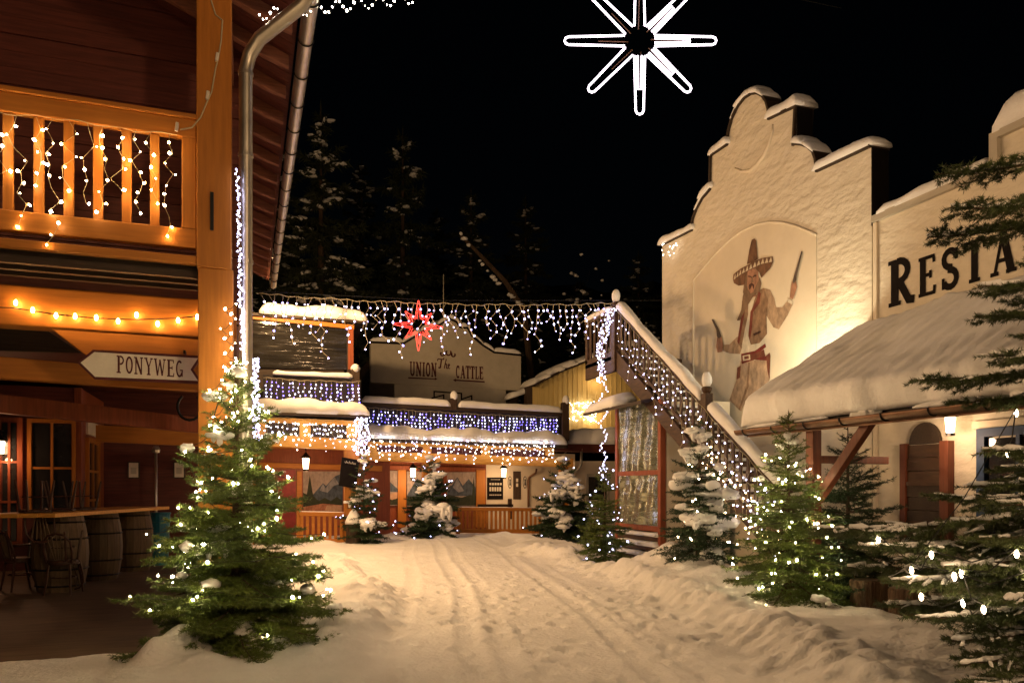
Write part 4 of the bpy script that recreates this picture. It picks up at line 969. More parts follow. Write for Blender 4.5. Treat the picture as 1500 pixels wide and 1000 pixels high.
# ================================================================== FAR END: SALOON with roof terrace
YM = 24.8
m_ = lambda px, py, y=YM: P(px, py, Y=y)
sal = thing('saloon_building', 'timber saloon with lit roof terrace and grey false front at the street end', 'building', (5.5, 27, 0))
def sp(name, m, pts, depth, y=YM, bevel=0.0): return MB().prism([m_(*p, y) for p in pts], (0, depth, 0)).build(name, m, sal, bevel=bevel)
sp('porch_beam', M['paleX'], [(527, 660), (840, 671), (840, 684), (527, 674)], 0.24, YM, 0.012)
sp('upper_rail', M['paleX'], [(527, 646), (812, 656), (812, 660), (527, 651)], 0.14, YM+0.02, 0.006)
for px in (546, 626, 712, 806): sp('stud', M['paleX'], [(px-6, 648), (px+6, 648), (px+6, 668), (px-6, 667)], 0.10, YM+0.03)
sp('gap_panel', M['redwoodX'], [(527, 644), (812, 654), (812, 674), (527, 666)], 0.04, YM+0.17)
led = sp('terrace_edge', M['darkX'], [(527, 641), (830, 651), (830, 655.5), (527, 645.5)], 0.75, YM-0.12)
s_ = MB(); snow_bar(s_, m_(531, 641)+Vector((0, 0.15, 0)), m_(828, 651)+Vector((0, 0.15, 0)), 0.62, 0.44, 15, lump=0.25, step=0.08); s_.build('edge_snow', M['snow'], led, smooth=True)
YT = 25.25
sp('terrace_parapet', M['slat'], [(530, 590), (832, 606), (832, 660), (530, 650)], 0.08, YT)
n = 46
for k in range(n): 
    px = 536+k*6.25; py = 598+(px-530)*0.053; sp('parapet_slat', M['slat'], [(px, py), (px+3.4, py), (px+3.4, py+44), (px, py+44)], 0.03, YT-0.034)
rl_ = sp('parapet_rail', M['darkX'], [(528, 588.5), (832, 604), (832, 610), (528, 594.5)], 0.22, YT-0.08, 0.008)
s_ = MB(); snow_bar(s_, m_(530, 588.5, YT)+Vector((0, 0.03, 0)), m_(659, 595, YT)+Vector((0, 0.03, 0)), 0.26, 0.24, 17, lump=0.12); snow_bar(s_, m_(671, 596, YT)+Vector((0, 0.03, 0)), m_(822, 604, YT)+Vector((0, 0.03, 0)), 0.26, 0.24, 18, lump=0.12); s_.build('rail_snow', M['snow'], rl_, smooth=True)
for px, y0, y1 in ((665, 583, 600), (829, 589, 645)):
    p_ = sp('parapet_post', M['darkZ'], [(px-5, y0), (px+5, y0), (px+5, y1), (px-5, y1)], 0.2, YT-0.1, 0.01); c = m_(px, y0, YT)
    s_ = MB(); s_.blob((c.x, YT, c.z+0.06), (0.13, 0.13, 0.19), px, 2, 0.06); s_.build('snow_cap', M['snow'], p_, smooth=True)
MB().box(m_(527, 700).x, m_(838, 700).x, YM+0.3, 29, 2.98, 3.06).build('terrace_deck', M['redwoodX'], sal)
YW = 27.4
wz = lambda px, py, y=YW: P(px, py, Y=y)
MB().box(m_(520, 700, YW).x, wz(712, 700).x, YW, YW+0.15, 0, 2.97).build('porch_wall', M['redpost'], sal)
MB().box(wz(712, 700).x, wz(842, 700).x, YW-0.02, YW+0.15, 0, 2.97).build('plaster_wall', M['plaster_smooth'], sal)
sp('wall_post', M['orangeZ'], [(583, 688), (595, 688), (595, 772), (583, 772)], 0.12, YW-0.14); sp('wall_post', M['orangeZ'], [(698, 688), (711, 688), (711, 772), (698, 772)], 0.12, YW-0.14)
sp('wall_rail', M['redpost'], [(527, 680), (712, 685), (712, 691), (527, 686)], 0.08, YW-0.1)
a = m_(620, 700); MB().box(a.x, a.x+0.26, YM+0.02, YM+0.26, 0, 2.55).build('porch_post', M['orangeZ'], sal, bevel=0.012)
a = m_(822, 700); MB().box(a.x, a.x+0.30, YM+0.02, YM+0.26, 0, 2.45).build('porch_post', M['orangeZ'], sal, bevel=0.012)
sp('bench_back', M['darkX'], [(700, 738), (752, 738), (752, 742), (700, 742)], 0.05, YM+1.0); sp('bench_post', M['darkZ'], [(745, 730), (750, 730), (750, 760), (745, 760)], 0.1, YM+1.0)
# wall furniture of the porch
t = thing('poster_board', 'black chalkboard poster with pale lettering on the cream porch wall', 'poster', wz(726, 732, YW-0.05))
MB().prism([wz(*p, YW-0.06) for p in ((714, 699), (737, 699), (737, 731), (714, 731))], (0, 0.035, 0)).build('panel', M['black'], t)
for k, (x0, x1, yy_, h) in enumerate(((719, 733, 702, 1.0), (717, 736, 708.5, 3.2), (717, 735, 716, 6), (717, 735, 724.5, 1.6))):
    nseg = 5 if h > 3 else 7
    for j in range(nseg):
        xa_ = x0+(x1-x0)*j/nseg; xb_ = xa_+(x1-x0)/nseg*0.72
        MB().prism([wz(*p, YW-0.064) for p in ((xa_, yy_-h/2), (xb_, yy_-h/2), (xb_, yy_+h/2), (xa_, yy_+h/2))], (0, 0.003, 0)).build('print', M['greyboard'], t)
for px, lab in ((747, 'oval black and white plaque left of the dark slim board'), (769, 'oval black and white plaque right of the dark slim board')):
    c = wz(px, 706, YW-0.05); t = thing('oval_plaque', lab, 'plaque', c, 'oval plaques on the porch wall')
    for nm, r1, r2, y_, mm in (('rim', 0.085, 0.235, 0, M['black']), ('face', 0.065, 0.205, -0.012, M['white'])):
        MB().prism([c+Vector((r1*math.cos(a), y_, r2*math.sin(a))) for a in np.linspace(0, 2*math.pi, 20, endpoint=False)], (0, 0.012, 0)).build(nm, mm, t)
    MB().prism([c+Vector(p) for p in ((-0.035, -0.018, -0.12), (0.035, -0.018, -0.12), (0.02, -0.018, 0.03), (0.03, -0.018, 0.12), (-0.03, -0.018, 0.12), (-0.02, -0.018, 0.03))], (0, 0.005, 0)).build('emblem', M['black'], t)
c = wz(757, 730, YW-0.04); t = thing('slim_board', 'tall dark slim board with small pale marks between the oval plaques', 'board', c)
MB().prism([wz(*p, YW-0.05) for p in ((752, 690), (763, 690), (763, 731), (752, 731))], (0, 0.03, 0)).build('panel', M['darkZ'], t)
for py in (703, 710): MB().prism([wz(*p, YW-0.055) for p in ((756, py-2.5), (759, py-2.5), (759, py+2.5), (756, py+2.5))], (0, 0.003, 0)).build('mark', M['white'], t)
MB().tube([wz(786, 686, YW-0.2), wz(785, 692, YW-0.2), wz(775, 699, YW-0.08), wz(774, 703, YW-0.08), wz(774, 745, YW-0.08)], 0.04, 8).build('downpipe', M['bronze'], sal, smooth=True)
# false front on the roof behind
YS = 30.0
f_ = lambda px, py, y=YS: P(px, py, Y=y)
top_ = [(543, 502), (590, 504), (602, 497), (616, 488), (630, 481), (640, 479), (650, 472), (659, 468), (668, 472), (675, 481), (685, 481), (692, 494), (708, 507), (724, 517), (763, 521)]
ff = MB().prism([f_(*p) for p in [(543, 560)]+top_+[(763, 572)]], (0, 0.3, 0)).build('false_front', M['greyboard'], sal)
s_ = MB()
for i, (a, b) in enumerate(zip(top_[:-1], top_[1:])):
    snow_bar(s_, f_(*a)+Vector((0, 0.13, 0.07)), f_(*b)+Vector((0, 0.13, 0.07)), 0.42, 0.2, i, side=(0, 1, 0), step=0.1)
s_.build('false_front_snow', M['snow'], ff, smooth=True)
cp_ = MB()
for a, b in zip(top_[:-1], top_[1:]): cp_.beam(f_(*a)+Vector((0, 0.13, 0.03)), f_(*b)+Vector((0, 0.13, 0.03)), 0.40, 0.09)
cp_.build('false_front_coping', M['black'], ff)
sp('set_back_wall', M['greyboard'], [(578, 560), (741, 571), (741, 640), (578, 640)], 0.2, YS+0.05)
MB().box(f_(543, 500).x, f_(763, 500).x, YS+0.3, YS+5, 2.5, f_(640, 530).z).build('rear_block', M['darkX'], sal)
LT = MB(); ul = (f_(639, 554)-f_(599, 550)).normalized(); ul = Vector((1, 0, 0))
a = f_(600, 550, YS-0.01); lettering(LT, 'UNION', a, (1, 0, 0), (0, 0, 1), (0, -1, 0), f_(600, 529.5).z-a.z, weight=1.3, fit=f_(640, 550).x-a.x)
a = f_(667.5, 553.5, YS-0.01); lettering(LT, 'CATTLE', a, (1, 0, 0), (0, 0, 1), (0, -1, 0), f_(667, 535).z-a.z, weight=1.3, fit=f_(708, 550).x-a.x)
a = f_(641, 539, YS-0.01); lettering(LT, ['the'], a, (1, 0, 0), (0, 0, 1), (0, -1, 0), f_(641, 525).z-a.z, weight=1.5, fit=f_(661, 540).x-a.x)
def poly2(m, pts, y): m.prism([f_(*p, y) for p in pts], (0, 0.004, 0))
poly2(LT, [(598, 550.6+1.5), (637, 554), (637, 552.6), (641, 554.6), (637, 556.8), (637, 555.6), (598, 554.2)], YS-0.012)
poly2(LT, [(710, 560.2), (668, 557.6), (668, 559), (663.5, 556.6), (668, 554.2), (668, 555.6), (710, 558)], YS-0.012)
for cx_, cy_, r_ in ((648, 518, 2.8), (657, 516.5, 3.6), (664, 519.5, 2.6)):
    LT.tube([f_(cx_+r_*math.sin(t), cy_+r_*math.cos(t), YS-0.03) for t in np.linspace(-2.4, 2.4, 11)], 0.03, 5)
LT.build('lettering', M['maroon'], ff)
LG = MB()
for pts in (((635, 572), (677, 575), (677, 577), (635, 574)), ((635, 574), (637, 574), (637, 582), (635, 582)), ((675, 576), (677, 576), (677, 586), (675, 586)), ((632, 582), (651, 577), (651, 579), (632, 584)), ((675, 584), (692, 578), (692, 580), (675, 586)), ((690, 579), (692, 579), (692, 586), (690, 586)), ((649, 578), (651, 578), (651, 584), (649, 584))): poly2(LG, pts, YS-0.02+0.004*rnd.random())
LG.build('wall_emblem', M['black'], sal)
MB().tube([f_(651.5, 470)+Vector((0, 0.2, 0)), f_(651.5, 400)+Vector((0, 0.2, 0))], 0.025, 6).build('flag_pole', M['zinc'], sal)

# ---- yellow gabled house to the right
YY = 28.6
y_ = lambda px, py, y=YY: P(px, py, Y=y)
yel = thing('yellow_house', 'small lamplit yellow boarded house with curved snowy roof behind the staircase', 'house', (9, 30, 0))
arc_ = [(780, 567), (800, 556), (820, 546), (840, 538), (860, 530), (885, 522), (915, 512), (950, 508)]
MB().prism([y_(*p) for p in [(780, 640)]+arc_+[(950, 640)]], (0, 0.2, 0)).build('wall', M['yellow'], yel)
for k in range(24):
    px = 783+k*7; i = 0
    tops = np.interp(px, [p[0] for p in arc_], [p[1] for p in arc_])
    MB().prism([y_(px, 640, YY-0.02), y_(px, tops+1.5, YY-0.02), y_(px+0.9, tops+1.5, YY-0.02), y_(px+0.9, 640, YY-0.02)], (0, 0.019, 0)).build('batten', M['yellow'], yel)
MB().prism([y_(*p) for p in ((772, 566), (780, 566), (780, 640), (772, 640))], (0, 0.35, 0)).build('corner_board', M['darkZ'], yel)
rf = MB(); s_ = MB()
for i, (a, b) in enumerate(zip(arc_[:-1], arc_[1:])):
    rf.beam(y_(*a)+Vector((0, 0.6, 0.05)), y_(*b)+Vector((0, 0.6, 0.05)), 1.8, 0.1)
    snow_bar(s_, y_(*a)+Vector((-0.04, 0.6, 0.1)), y_(*b)+Vector((0.04, 0.6, 0.1)), 1.85, 0.26, 30+i, side=(0, 1, 0))
rf.build('roof', M['darkX'], yel); s_.build('roof_snow', M['snow'], yel, smooth=True)
s_ = MB(); snow_bar(s_, P(742, 585, Y=29.3), P(782, 572, Y=29.3), 0.9, 0.25, 71); s_.build('annexe_roof_snow', M['snow'], yel, smooth=True)
# ---- cottage between saloon and staircase
cot = thing('cream_cottage', 'low cream cottage with snowy eave and bent drainpipe between saloon and staircase', 'cottage', (8.7, 26.5, 0))
YC = 26.2
c_ = lambda px, py, y=YC: P(px, py, Y=y)
MB().prism([c_(*p) for p in ((842, 675), (960, 675), (960, 790), (842, 790))], (0, 0.2, 0)).build('wall', M['plaster_smooth'], cot)
w_ = framed_window(cot, (c_(858, 736).x, c_(858, 736).z), (c_(892, 694).x, c_(892, 694).z), YC, 0.06, M['greyboard'], M['glass'], 1, 1, 0.09)
MB().prism([c_(*p, YC-0.5) for p in ((832, 650), (960, 652), (960, 664), (832, 660))], (0, 0.9, 0)).build('eave', M['redwoodX'], cot)
s_ = MB(); snow_bar(s_, c_(832, 649, YC-0.45)+Vector((0, 0.35, 0)), c_(960, 651, YC-0.45)+Vector((0, 0.35, 0)), 1.0, 0.62, 33, lump=0.12); s_.build('roof_snow', M['snow'], cot, smooth=True)
MB().tube([c_(852, 657, YC-0.45), c_(851, 680, YC-0.45), c_(848, 686, YC-0.4), c_(838, 694, YC-0.2), c_(835, 700, YC-0.06), c_(835, 760, YC-0.06)], 0.055, 8).build('drainpipe', M['zinc'], cot, smooth=True)

# ---- low fences in front of the porches
def fence(lab, x0, x1, yt0, yt1, yb0, yb1, y, n, m):
    f = lambda px, py, yy=y: P(px, py, Y=yy)
    a = f((x0+x1)/2, (yb0+yb1)/2); t = thing('slat_fence', lab, 'fence', (a.x, y, 0.0))
    tr_ = MB().beam(f(x0, yt0), f(x1, yt1), 0.12, 0.12).build('top_rail', m, t, bevel=0.008); MB().beam(f(x0, yb0), f(x1, yb1), 0.12, 0.14).build('bottom_rail', m, t, bevel=0.008)
    for k in range(n):
        u = (k+0.5)/n; px = x0+(x1-x0)*u; a = f(px, yt0+(yt1-yt0)*u); b = f(px, yb0+(yb1-yb0)*u)
        MB().box(a.x-0.04, a.x+0.04, y-0.02, y+0.02, b.z, a.z).build('slat', m, t)
    s_ = MB(); snow_bar(s_, f(x0, yt0)+Vector((0, 0, 0.06)), f(x1, yt1)+Vector((0, 0, 0.06)), 0.1, 0.025, int(x0)); s_.build('rail_snow', M['snow'], t, smooth=True)
    for px, yt, yb in ((x0, yt0, yb0), (x1, yt1, yb1)):
        a = f(px, yt); MB().box(a.x-0.06, a.x+0.06, y+0.07, y+0.19, 0, a.z+0.05).build('post', m, t)
    return t
fence('honey coloured slat fence across the middle of the saloon porch', 672, 800, 745, 746, 777, 778, YM-0.1, 20, M['orangeX'])
fence('short honey coloured slat fence below the large mountain painting', 438, 504, 752, 753, 791, 793, YP-0.06, 8, M['orangeX'])
# stump post with a cone of snow, beside the pillar
c = G(518, 795); c = P(518, 795, Y=YP-0.6)
t = thing('snow_capped_stump', 'dark stump post with a pointed cap of snow beside the pavilion pillar', 'stump', (c.x, c.y, 0))
MB().lathe([(0.22, 0), (0.21, 0.3), (0.19, 0.62)], (c.x, c.y, 0), 14).build('stump', M['darkZ'], t)
s_ = MB(); s_.lathe([(0.23, 0.60), (0.24, 0.66), (0.19, 0.78), (0.10, 0.95), (0.03, 1.02)], (c.x, c.y, 0), 14); s_.build('snow_cone', M['snow'], t, smooth=True)
t = thing('menu_board', 'tilted black menu board with chalk heading on the pavilion pillar', 'menu board', P(512, 716, Y=YP-0.1))
MB().prism([P(*p, Y=YP-0.12) for p in ((501, 669), (527, 673.5), (521, 715), (496, 711))], (0, 0.06, 0)).build('board', M['black'], t, bevel=0.006)
hd = MB(); 
for k in range(7):
    x_ = 505+k*2.3; hd.tube([P(x_, 675.5+k*.4-(1.5 if k % 2 else 0), Y=YP-0.13), P(x_+1.4, 678+k*.4, Y=YP-0.13), P(x_+2.2, 675.8+k*.4, Y=YP-0.13)], 0.008, 4)
hd.build('chalk_heading', M['greyboard'], t)
# ================================================================== FIRS
def needles_for(segs, dens, ln, wd, seed, updown=0.0, spread=0.75):
    """segs: array (n,6) of twig segments -> thin triangles set round them"""
    r = np.random.default_rng(seed); segs = np.asarray(segs, dtype=np.float64)
    A = segs[:, :3]; B = segs[:, 3:]; L = np.linalg.norm(B-A, axis=1); cnt = np.maximum(3, (L*dens).astype(int))
    idx = np.repeat(np.arange(len(segs)), cnt); n = len(idx)
    t = r.random(n); D = (B-A)/np.maximum(L, 1e-6)[:, None]; d = D[idx]; p = A[idx]+(B-A)[idx]*t[:, None]
    up = np.tile(np.array([0, 0, 1.0]), (n, 1)); s = np.cross(d, up); s /= np.maximum(np.linalg.norm(s, axis=1), 1e-3)[:, None]; u = np.cross(s, d)
    ang = r.normal(0, spread, n)+np.where(r.random(n) < 0.5, 0, np.pi)       # mostly to both sides
    rad = s*np.cos(ang)[:, None]+u*(np.sin(ang)+updown)[:, None]
    dirn = rad*0.8+d*r.uniform(0.35, 0.9, n)[:, None]; dirn /= np.linalg.norm(dirn, axis=1)[:, None]
    ll = ln*r.uniform(0.7, 1.25, n)[:, None]; tip = p+dirn*ll
    sw = np.cross(dirn, r.normal(0, 1, (n, 3))); sw /= np.maximum(np.linalg.norm(sw, axis=1), 1e-3)[:, None]; sw = sw*wd/2
    V = np.stack([p-sw, p+sw, tip], 1).reshape(-1, 3)
    return V, np.arange(3*n).reshape(-1, 3)

def fir_skeleton(H, R, seed, z0=0.06, n_wh=None, per=7, droop=0.12, step=0.085, lean=(0, 0), tipup=0.25, power=0.85, side_len=0.42):
    g = random.Random(seed); n_wh = n_wh or int(H/0.115); br = []; tw = []
    for i in range(n_wh):
        f = i/(n_wh-1); zb = H*(z0+(0.97-z0)*f**0.92)
        Lm = R*((1-f)**power)*1.0+0.06*R
        for k in range(per if f < 0.6 else max(4, int(per*0.62))):
            az = 2*math.pi*(k/per)+i*2.4+g.uniform(-.35, .35); L = Lm*g.uniform(0.55, 1.18)
            el = -droop*2.2*(1-f)+0.75*f**1.5+g.uniform(-.12, .12); dx, dy = math.cos(az), math.sin(az)
            pts = []; m = max(4, int(L/0.10))
            z = zb+g.uniform(-.05, .05)
            for j in range(m+1):
                t = j/m; hz = L*t*math.cos(el*0.8)
                zz = z+L*t*math.sin(el)-droop*L*(t**1.5)*0.6+tipup*L*max(0, t-0.55)**2*1.6
                w = 0.03*L*math.sin(t*5+az*3)
                pts.append(Vector((dx*hz-dy*w+lean[0]*zz, dy*hz+dx*w+lean[1]*zz, zz)))
            br.append((pts, L, f))
            for j in range(m): tw.append((*pts[j], *pts[j+1])) if j > m*0.15 else None
            s = max(0.12*L, 0.05)
            while s < L*0.985:
                t = s/L; jj = min(int(t*m), m-1); p = pts[jj].lerp(pts[jj+1], t*m-jj); d = (pts[jj+1]-pts[jj]).normalized()
                for sgn in (-1, 1):
                    l = (side_len*L*(1-t)**0.8*min(1, t*3.5)+0.055)*g.uniform(.7, 1.15); a = g.uniform(.75, 1.1)*sgn
                    e = Vector((d.x*math.cos(a)-d.y*math.sin(a), d.x*math.sin(a)+d.y*math.cos(a), d.z*0.7+g.uniform(-.22, .30))).normalized()
                    q_ = p+e*l+Vector((0, 0, -0.05*l)); tw.append((*p, *q_))
                    if l > 0.16:
                        for u in np.arange(0.3, 1.0, 0.075/l):
                            for s2 in (-1, 1):
                                a2 = s2*g.uniform(.6, 1.0); l2 = l*(1-u)*0.5+0.04
                                e2 = Vector((e.x*math.cos(a2)-e.y*math.sin(a2), e.x*math.sin(a2)+e.y*math.cos(a2), e.z+g.uniform(-.15, .1))).normalized()
                                b_ = p.lerp(q_, u); c_2 = b_+e2*l2; tw.append((*b_, *c_2))
                s += step
    top = Vector((lean[0]*H, lean[1]*H, H)); tw.append((lean[0]*H*.9, lean[1]*H*.9, H*0.9, *top))
    return br, tw

def fir(lab, base, H, R, seed, needle='needle', dens=170, nl=0.030, nw=0.0055, snow=0.0, heavy=0, group='firs along the street', bulbs=0, bulb_r=0.014, bulb_m='treeled', bulb_lab=None, clump=0.1, bulb_filter=None, **kw):
    base = Vector(base); br, tw = fir_skeleton(H, R, seed, **kw); g = random.Random(seed+99)
    t = thing('fir_tree', lab, 'tree', base, group)
    mb = MB(); rt = 0.012*H+0.012; lean = kw.get('lean', (0, 0))
    mb.tube([base+Vector((lean[0]*H*u, lean[1]*H*u, H*u-0.05*(u == 0))) for u in (0, .15, .4, .7, .9, 1)], [rt, rt*.9, rt*.7, rt*.42, rt*.22, 0.004], 8)
    trunk = mb.build('trunk', M['bark'], t)
    mb = MB()
    for pts, L, f in br: mb.tube([base+p for p in pts[::2]], [max(0.003, (0.006+0.008*L)*(1-i/len(pts[::2]))) for i in range(len(pts[::2]))], 4, cap=False)
    tag(mb.build('branches', M['bark'], t), kind='stuff')
    V, Fc = needles_for(tw, dens, nl, nw, seed); V = V+np.array(base)
    mesh_obj('crown', V, Fc, M[needle], t)
    if snow or heavy:
        sb = MB()
        if snow:
            for pts, L, f in br:
                for a, b in zip(pts[1:-1], pts[2:]):
                    if g.random() < snow:
                        c = base+a.lerp(b, .5); s = g.uniform(.5, 1.2)*clump
                        sb.blob((c.x+g.uniform(-.02, .02), c.y+g.uniform(-.02, .02), c.z+0.3*s), (s*g.uniform(.6, 1.1), s*g.uniform(.6, 1.1), s*0.55), g.randrange(9999), 1, 0.3)
        for k in range(heavy):
            pts, L, f = g.choice(br); s = (0.55+0.6*(1-f))*g.uniform(.7, 1.3)*clump; n_ = g.randint(3, 5); hold = g.uniform(.35, .7)
            for j in range(n_):
                u = hold+(1-hold)*0.75*j/max(1, n_-1); c = base+pts[min(int(u*(len(pts)-1)), len(pts)-1)]; w2 = s*g.uniform(.7, 1.15)*(1.1-0.35*j/n_)
                for q2 in range(2):
                    sb.blob((c.x+g.uniform(-.5, .5)*s, c.y+g.uniform(-.5, .5)*s, c.z+0.22*s-0.12*s*j+g.uniform(-.15, .1)*s), (w2*g.uniform(.6, 1.1), w2*g.uniform(.6, 1.1), w2*g.uniform(.3, .52)), g.randrange(9999), 2, 0.2)
                if g.random() < .55: sb.blob((c.x+g.uniform(-.6, .6)*s, c.y+g.uniform(-.6, .6)*s, c.z-0.3*s), (w2*.35, w2*.35, w2*g.uniform(.6, 1.0)), g.randrange(9999), 2, 0.2)
        tag(sb.build('snow', M['snow'], t, smooth=True), kind='stuff')
    if bulbs:
        pts_ = []
        for k in range(bulbs*3):
            pts, L, f = g.choice(br); p = base+pts[-1].lerp(pts[len(pts)//2], g.uniform(-0.05, .6))+Vector((g.uniform(-.05, .05), g.uniform(-.05, .05), g.uniform(-.02, .06)))
            if bulb_filter and not bulb_filter(p): continue
            pts_.append(p)
            if len(pts_) >= bulbs: break
        pts_.sort(key=lambda p: math.atan2(p.y-base.y, p.x-base.x)/6.283+round((p.z-base.z)/0.22))
        light_string(bulb_lab or lab, pts_, bulb_r, bulb_m, M['wire_dark'])
    return t
OCT = [(1, 0, 0), (0.31, 0.95, 0), (-0.81, 0.59, 0), (-0.81, -0.59, 0), (0.31, -0.95, 0)]
def bulb_mesh(mb, p, r, d=None, g=rnd):
    """small elongated lamp, pointing roughly downwards or along d"""
    p = Vector(p); d = Vector(d).normalized() if d is not None else Vector((g.uniform(-.6, .6), g.uniform(-.6, .6), g.uniform(-1, .3))).normalized()
    a = d.orthogonal().normalized(); b = d.cross(a)
    vs = [p-d*r*1.1]+[p+a*r*x+b*r*y for x, y, _ in OCT]+[p+d*r*1.5]
    mb.add(vs, [(0, 1+(k+1) % 5, 1+k) for k in range(5)]+[(6, 1+k, 1+(k+1) % 5) for k in range(5)])
def light_string(lab, pts, r, m, wire, group=None, individual=False, sag=0.03):
    pts = [Vector(p) for p in pts]; t = thing('light_string', lab, 'fairy lights', pts[0], group)
    wb = MB()
    for a, b in zip(pts[:-1], pts[1:]):
        if (b-a).length < 0.9: wb.tube([a, a.lerp(b, .5)-Vector((0, 0, sag)), b], 0.0035, 3, cap=False)
    if wb.v: tag(wb.build('cable', wire, t), kind='stuff')
    if individual:
        for p in pts: q_ = MB(); bulb_mesh(q_, p, r); q_.build('bulb', M[m], t)
    else:
        q_ = MB()
        for p in pts: bulb_mesh(q_, p, r*rnd.choice((.65, .85, 1, 1, 1.25)))
        tag(q_.build('bulbs', M[m], t), kind='stuff')
    return t
def icicles(lab, a, b, n, lens, r, seed, sag=0.03, m='cool', m2=None, wire='wire', step=0.085, wig=0.03, off=None, group='icicle light curtains', wr=0.004, skip=0.0, pts=None, per_u=None):
    """curtain of lit drops hung from a cable a->b"""
    g = random.Random(seed); a = Vector(a); b = Vector(b); t = thing('icicle_lights', lab, 'fairy lights', a, group)
    wb = MB(); q1 = MB(); q2 = MB(); top = []; side = (b-a).normalized()
    P_ = lambda u: a.lerp(b, u)-Vector((0, 0, sag*4*u*(1-u)))
    for i in range(n*2+1): u = i/(n*2); top.append(P_(u)+Vector((0, 0, 0.012*math.sin(i*1.3)+0.012*math.sin(i*.37))))
    wb.tube(top, wr, 4, cap=False)
    for i in range(n):
        u = (i+.5)/n; p = P_(u)+side*g.uniform(-.02, .02); L = lens[i % len(lens)]*g.uniform(.85, 1.12); k = max(2, int(L/step)); ps = [p]
        for j in range(1, k+1):
            ps.append(Vector((p.x, p.y, p.z-L*j/k))+side*g.uniform(-wig, wig)+Vector((g.uniform(-wig, wig)*.5, g.uniform(-wig, wig)*.5, 0)))
        wb.tube(ps, wr*0.75, 3, cap=False)
        for c in ps[1:]:
            if g.random() < skip: continue
            bulb_mesh(q2 if (m2 and g.random() < 0.45) else q1, c+side*g.uniform(-.03, .03), r*g.choice((.6, .8, 1, 1, 1.25)), g=g)
    tag(wb.build('cable', M[wire], t), kind='stuff'); tag(q1.build('bulbs', M[m], t), kind='stuff')
    if q2.v: tag(q2.build('blue_bulbs', M[m2], t), kind='stuff')
    return t

def gz(px, py, d):
    p = P(px, py, d=d); return Vector((p.x, p.y, max(-0.02, snow_z(p.x, p.y)-0.03)))
# 1 the big lit fir in front of the orange post
b1_ = gz(345, 955, 7.5)
fir('big lit fir with green lit branches in front of the orange post', b1_, 2.9, 1.08, 11, 'needle', 230, 0.046, 0.0085, snow=0.025, heavy=16, clump=0.085, bulbs=160, bulb_r=0.0125,
    bulb_lab='warm white fairy lights wound round the big fir by the orange post', per=9, n_wh=24, power=0.86, z0=0.03)
# 2-4 firs at the far end
f2 = gz(630, 783, 24.0); fir('fir thick with snow in the middle of the saloon porch front', f2, 2.6, 1.3, 23, 'needle_dark', 75, 0.09, 0.02, heavy=24, clump=0.23, bulbs=45, bulb_r=0.022, bulb_m='cool', bulb_lab='cool white fairy lights on the snowy fir in the middle', n_wh=15, per=8, step=0.13)
f3 = gz(533, 793, 21.3); fir('slender fir with snow clumps beside the tilted menu board', f3, 2.55, 0.8, 29, 'needle_dark', 75, 0.08, 0.018, heavy=12, clump=0.19, bulbs=36, bulb_r=0.02, bulb_m='cool', bulb_lab='cool white fairy lights on the slender fir by the menu board', n_wh=16, per=8, step=0.13)
f4 = gz(826, 790, 23.2); fir('broad fir with big snow clumps at the right end of the slat fence', f4, 2.35, 1.25, 31, 'needle_dark', 75, 0.09, 0.02, heavy=24, clump=0.23, bulbs=45, bulb_r=0.022, bulb_m='cool', bulb_lab='cool white fairy lights on the broad fir at the fence end', n_wh=14, per=8, step=0.13)
# 5 dark green fir left of the booth
f5 = gz(886, 836, 14.6); fir('green fir without snow left of the glazed booth', f5, 2.05, 0.62, 37, 'needle', 120, 0.06, 0.012, bulbs=55, bulb_r=0.017, bulb_m='cool', bulb_lab='cool white fairy lights on the green fir left of the booth', n_wh=18, per=8, step=0.1)
# 6 snow-laden fir below the stairs
f6 = gz(1022, 868, 11.7); fir('snow-laden fir standing below the staircase', f6, 2.15, 0.74, 41, 'needle_dark', 120, 0.05, 0.011, snow=0.04, heavy=17, clump=0.155, bulbs=42, bulb_r=0.014, bulb_m='warmled', bulb_lab='warm fairy lights on the snow-laden fir below the staircase', n_wh=19, per=8, step=0.1, lean=(0.02, 0))
# 7 lit fir at foot of stairs, 8 dark fir behind it
f7 = gz(1155, 893, 9.6); fir('lit green fir at the foot of the staircase', f7, 2.42, 0.78, 43, 'needle', 180, 0.042, 0.008, snow=0.015, heavy=2, clump=0.08, bulbs=85, bulb_filter=lambda p: p.z < 2.12, bulb_r=0.0125, bulb_lab='warm white fairy lights on the fir at the foot of the staircase', n_wh=21, per=9)
f8 = P(1242, 880, d=10.0); fir('unlit dark fir under the porch roof in front of the shutter', (f8.x, f8.y, 0.0), 2.45, 0.95, 47, 'needle_dark', 160, 0.042, 0.008, n_wh=20, per=8)
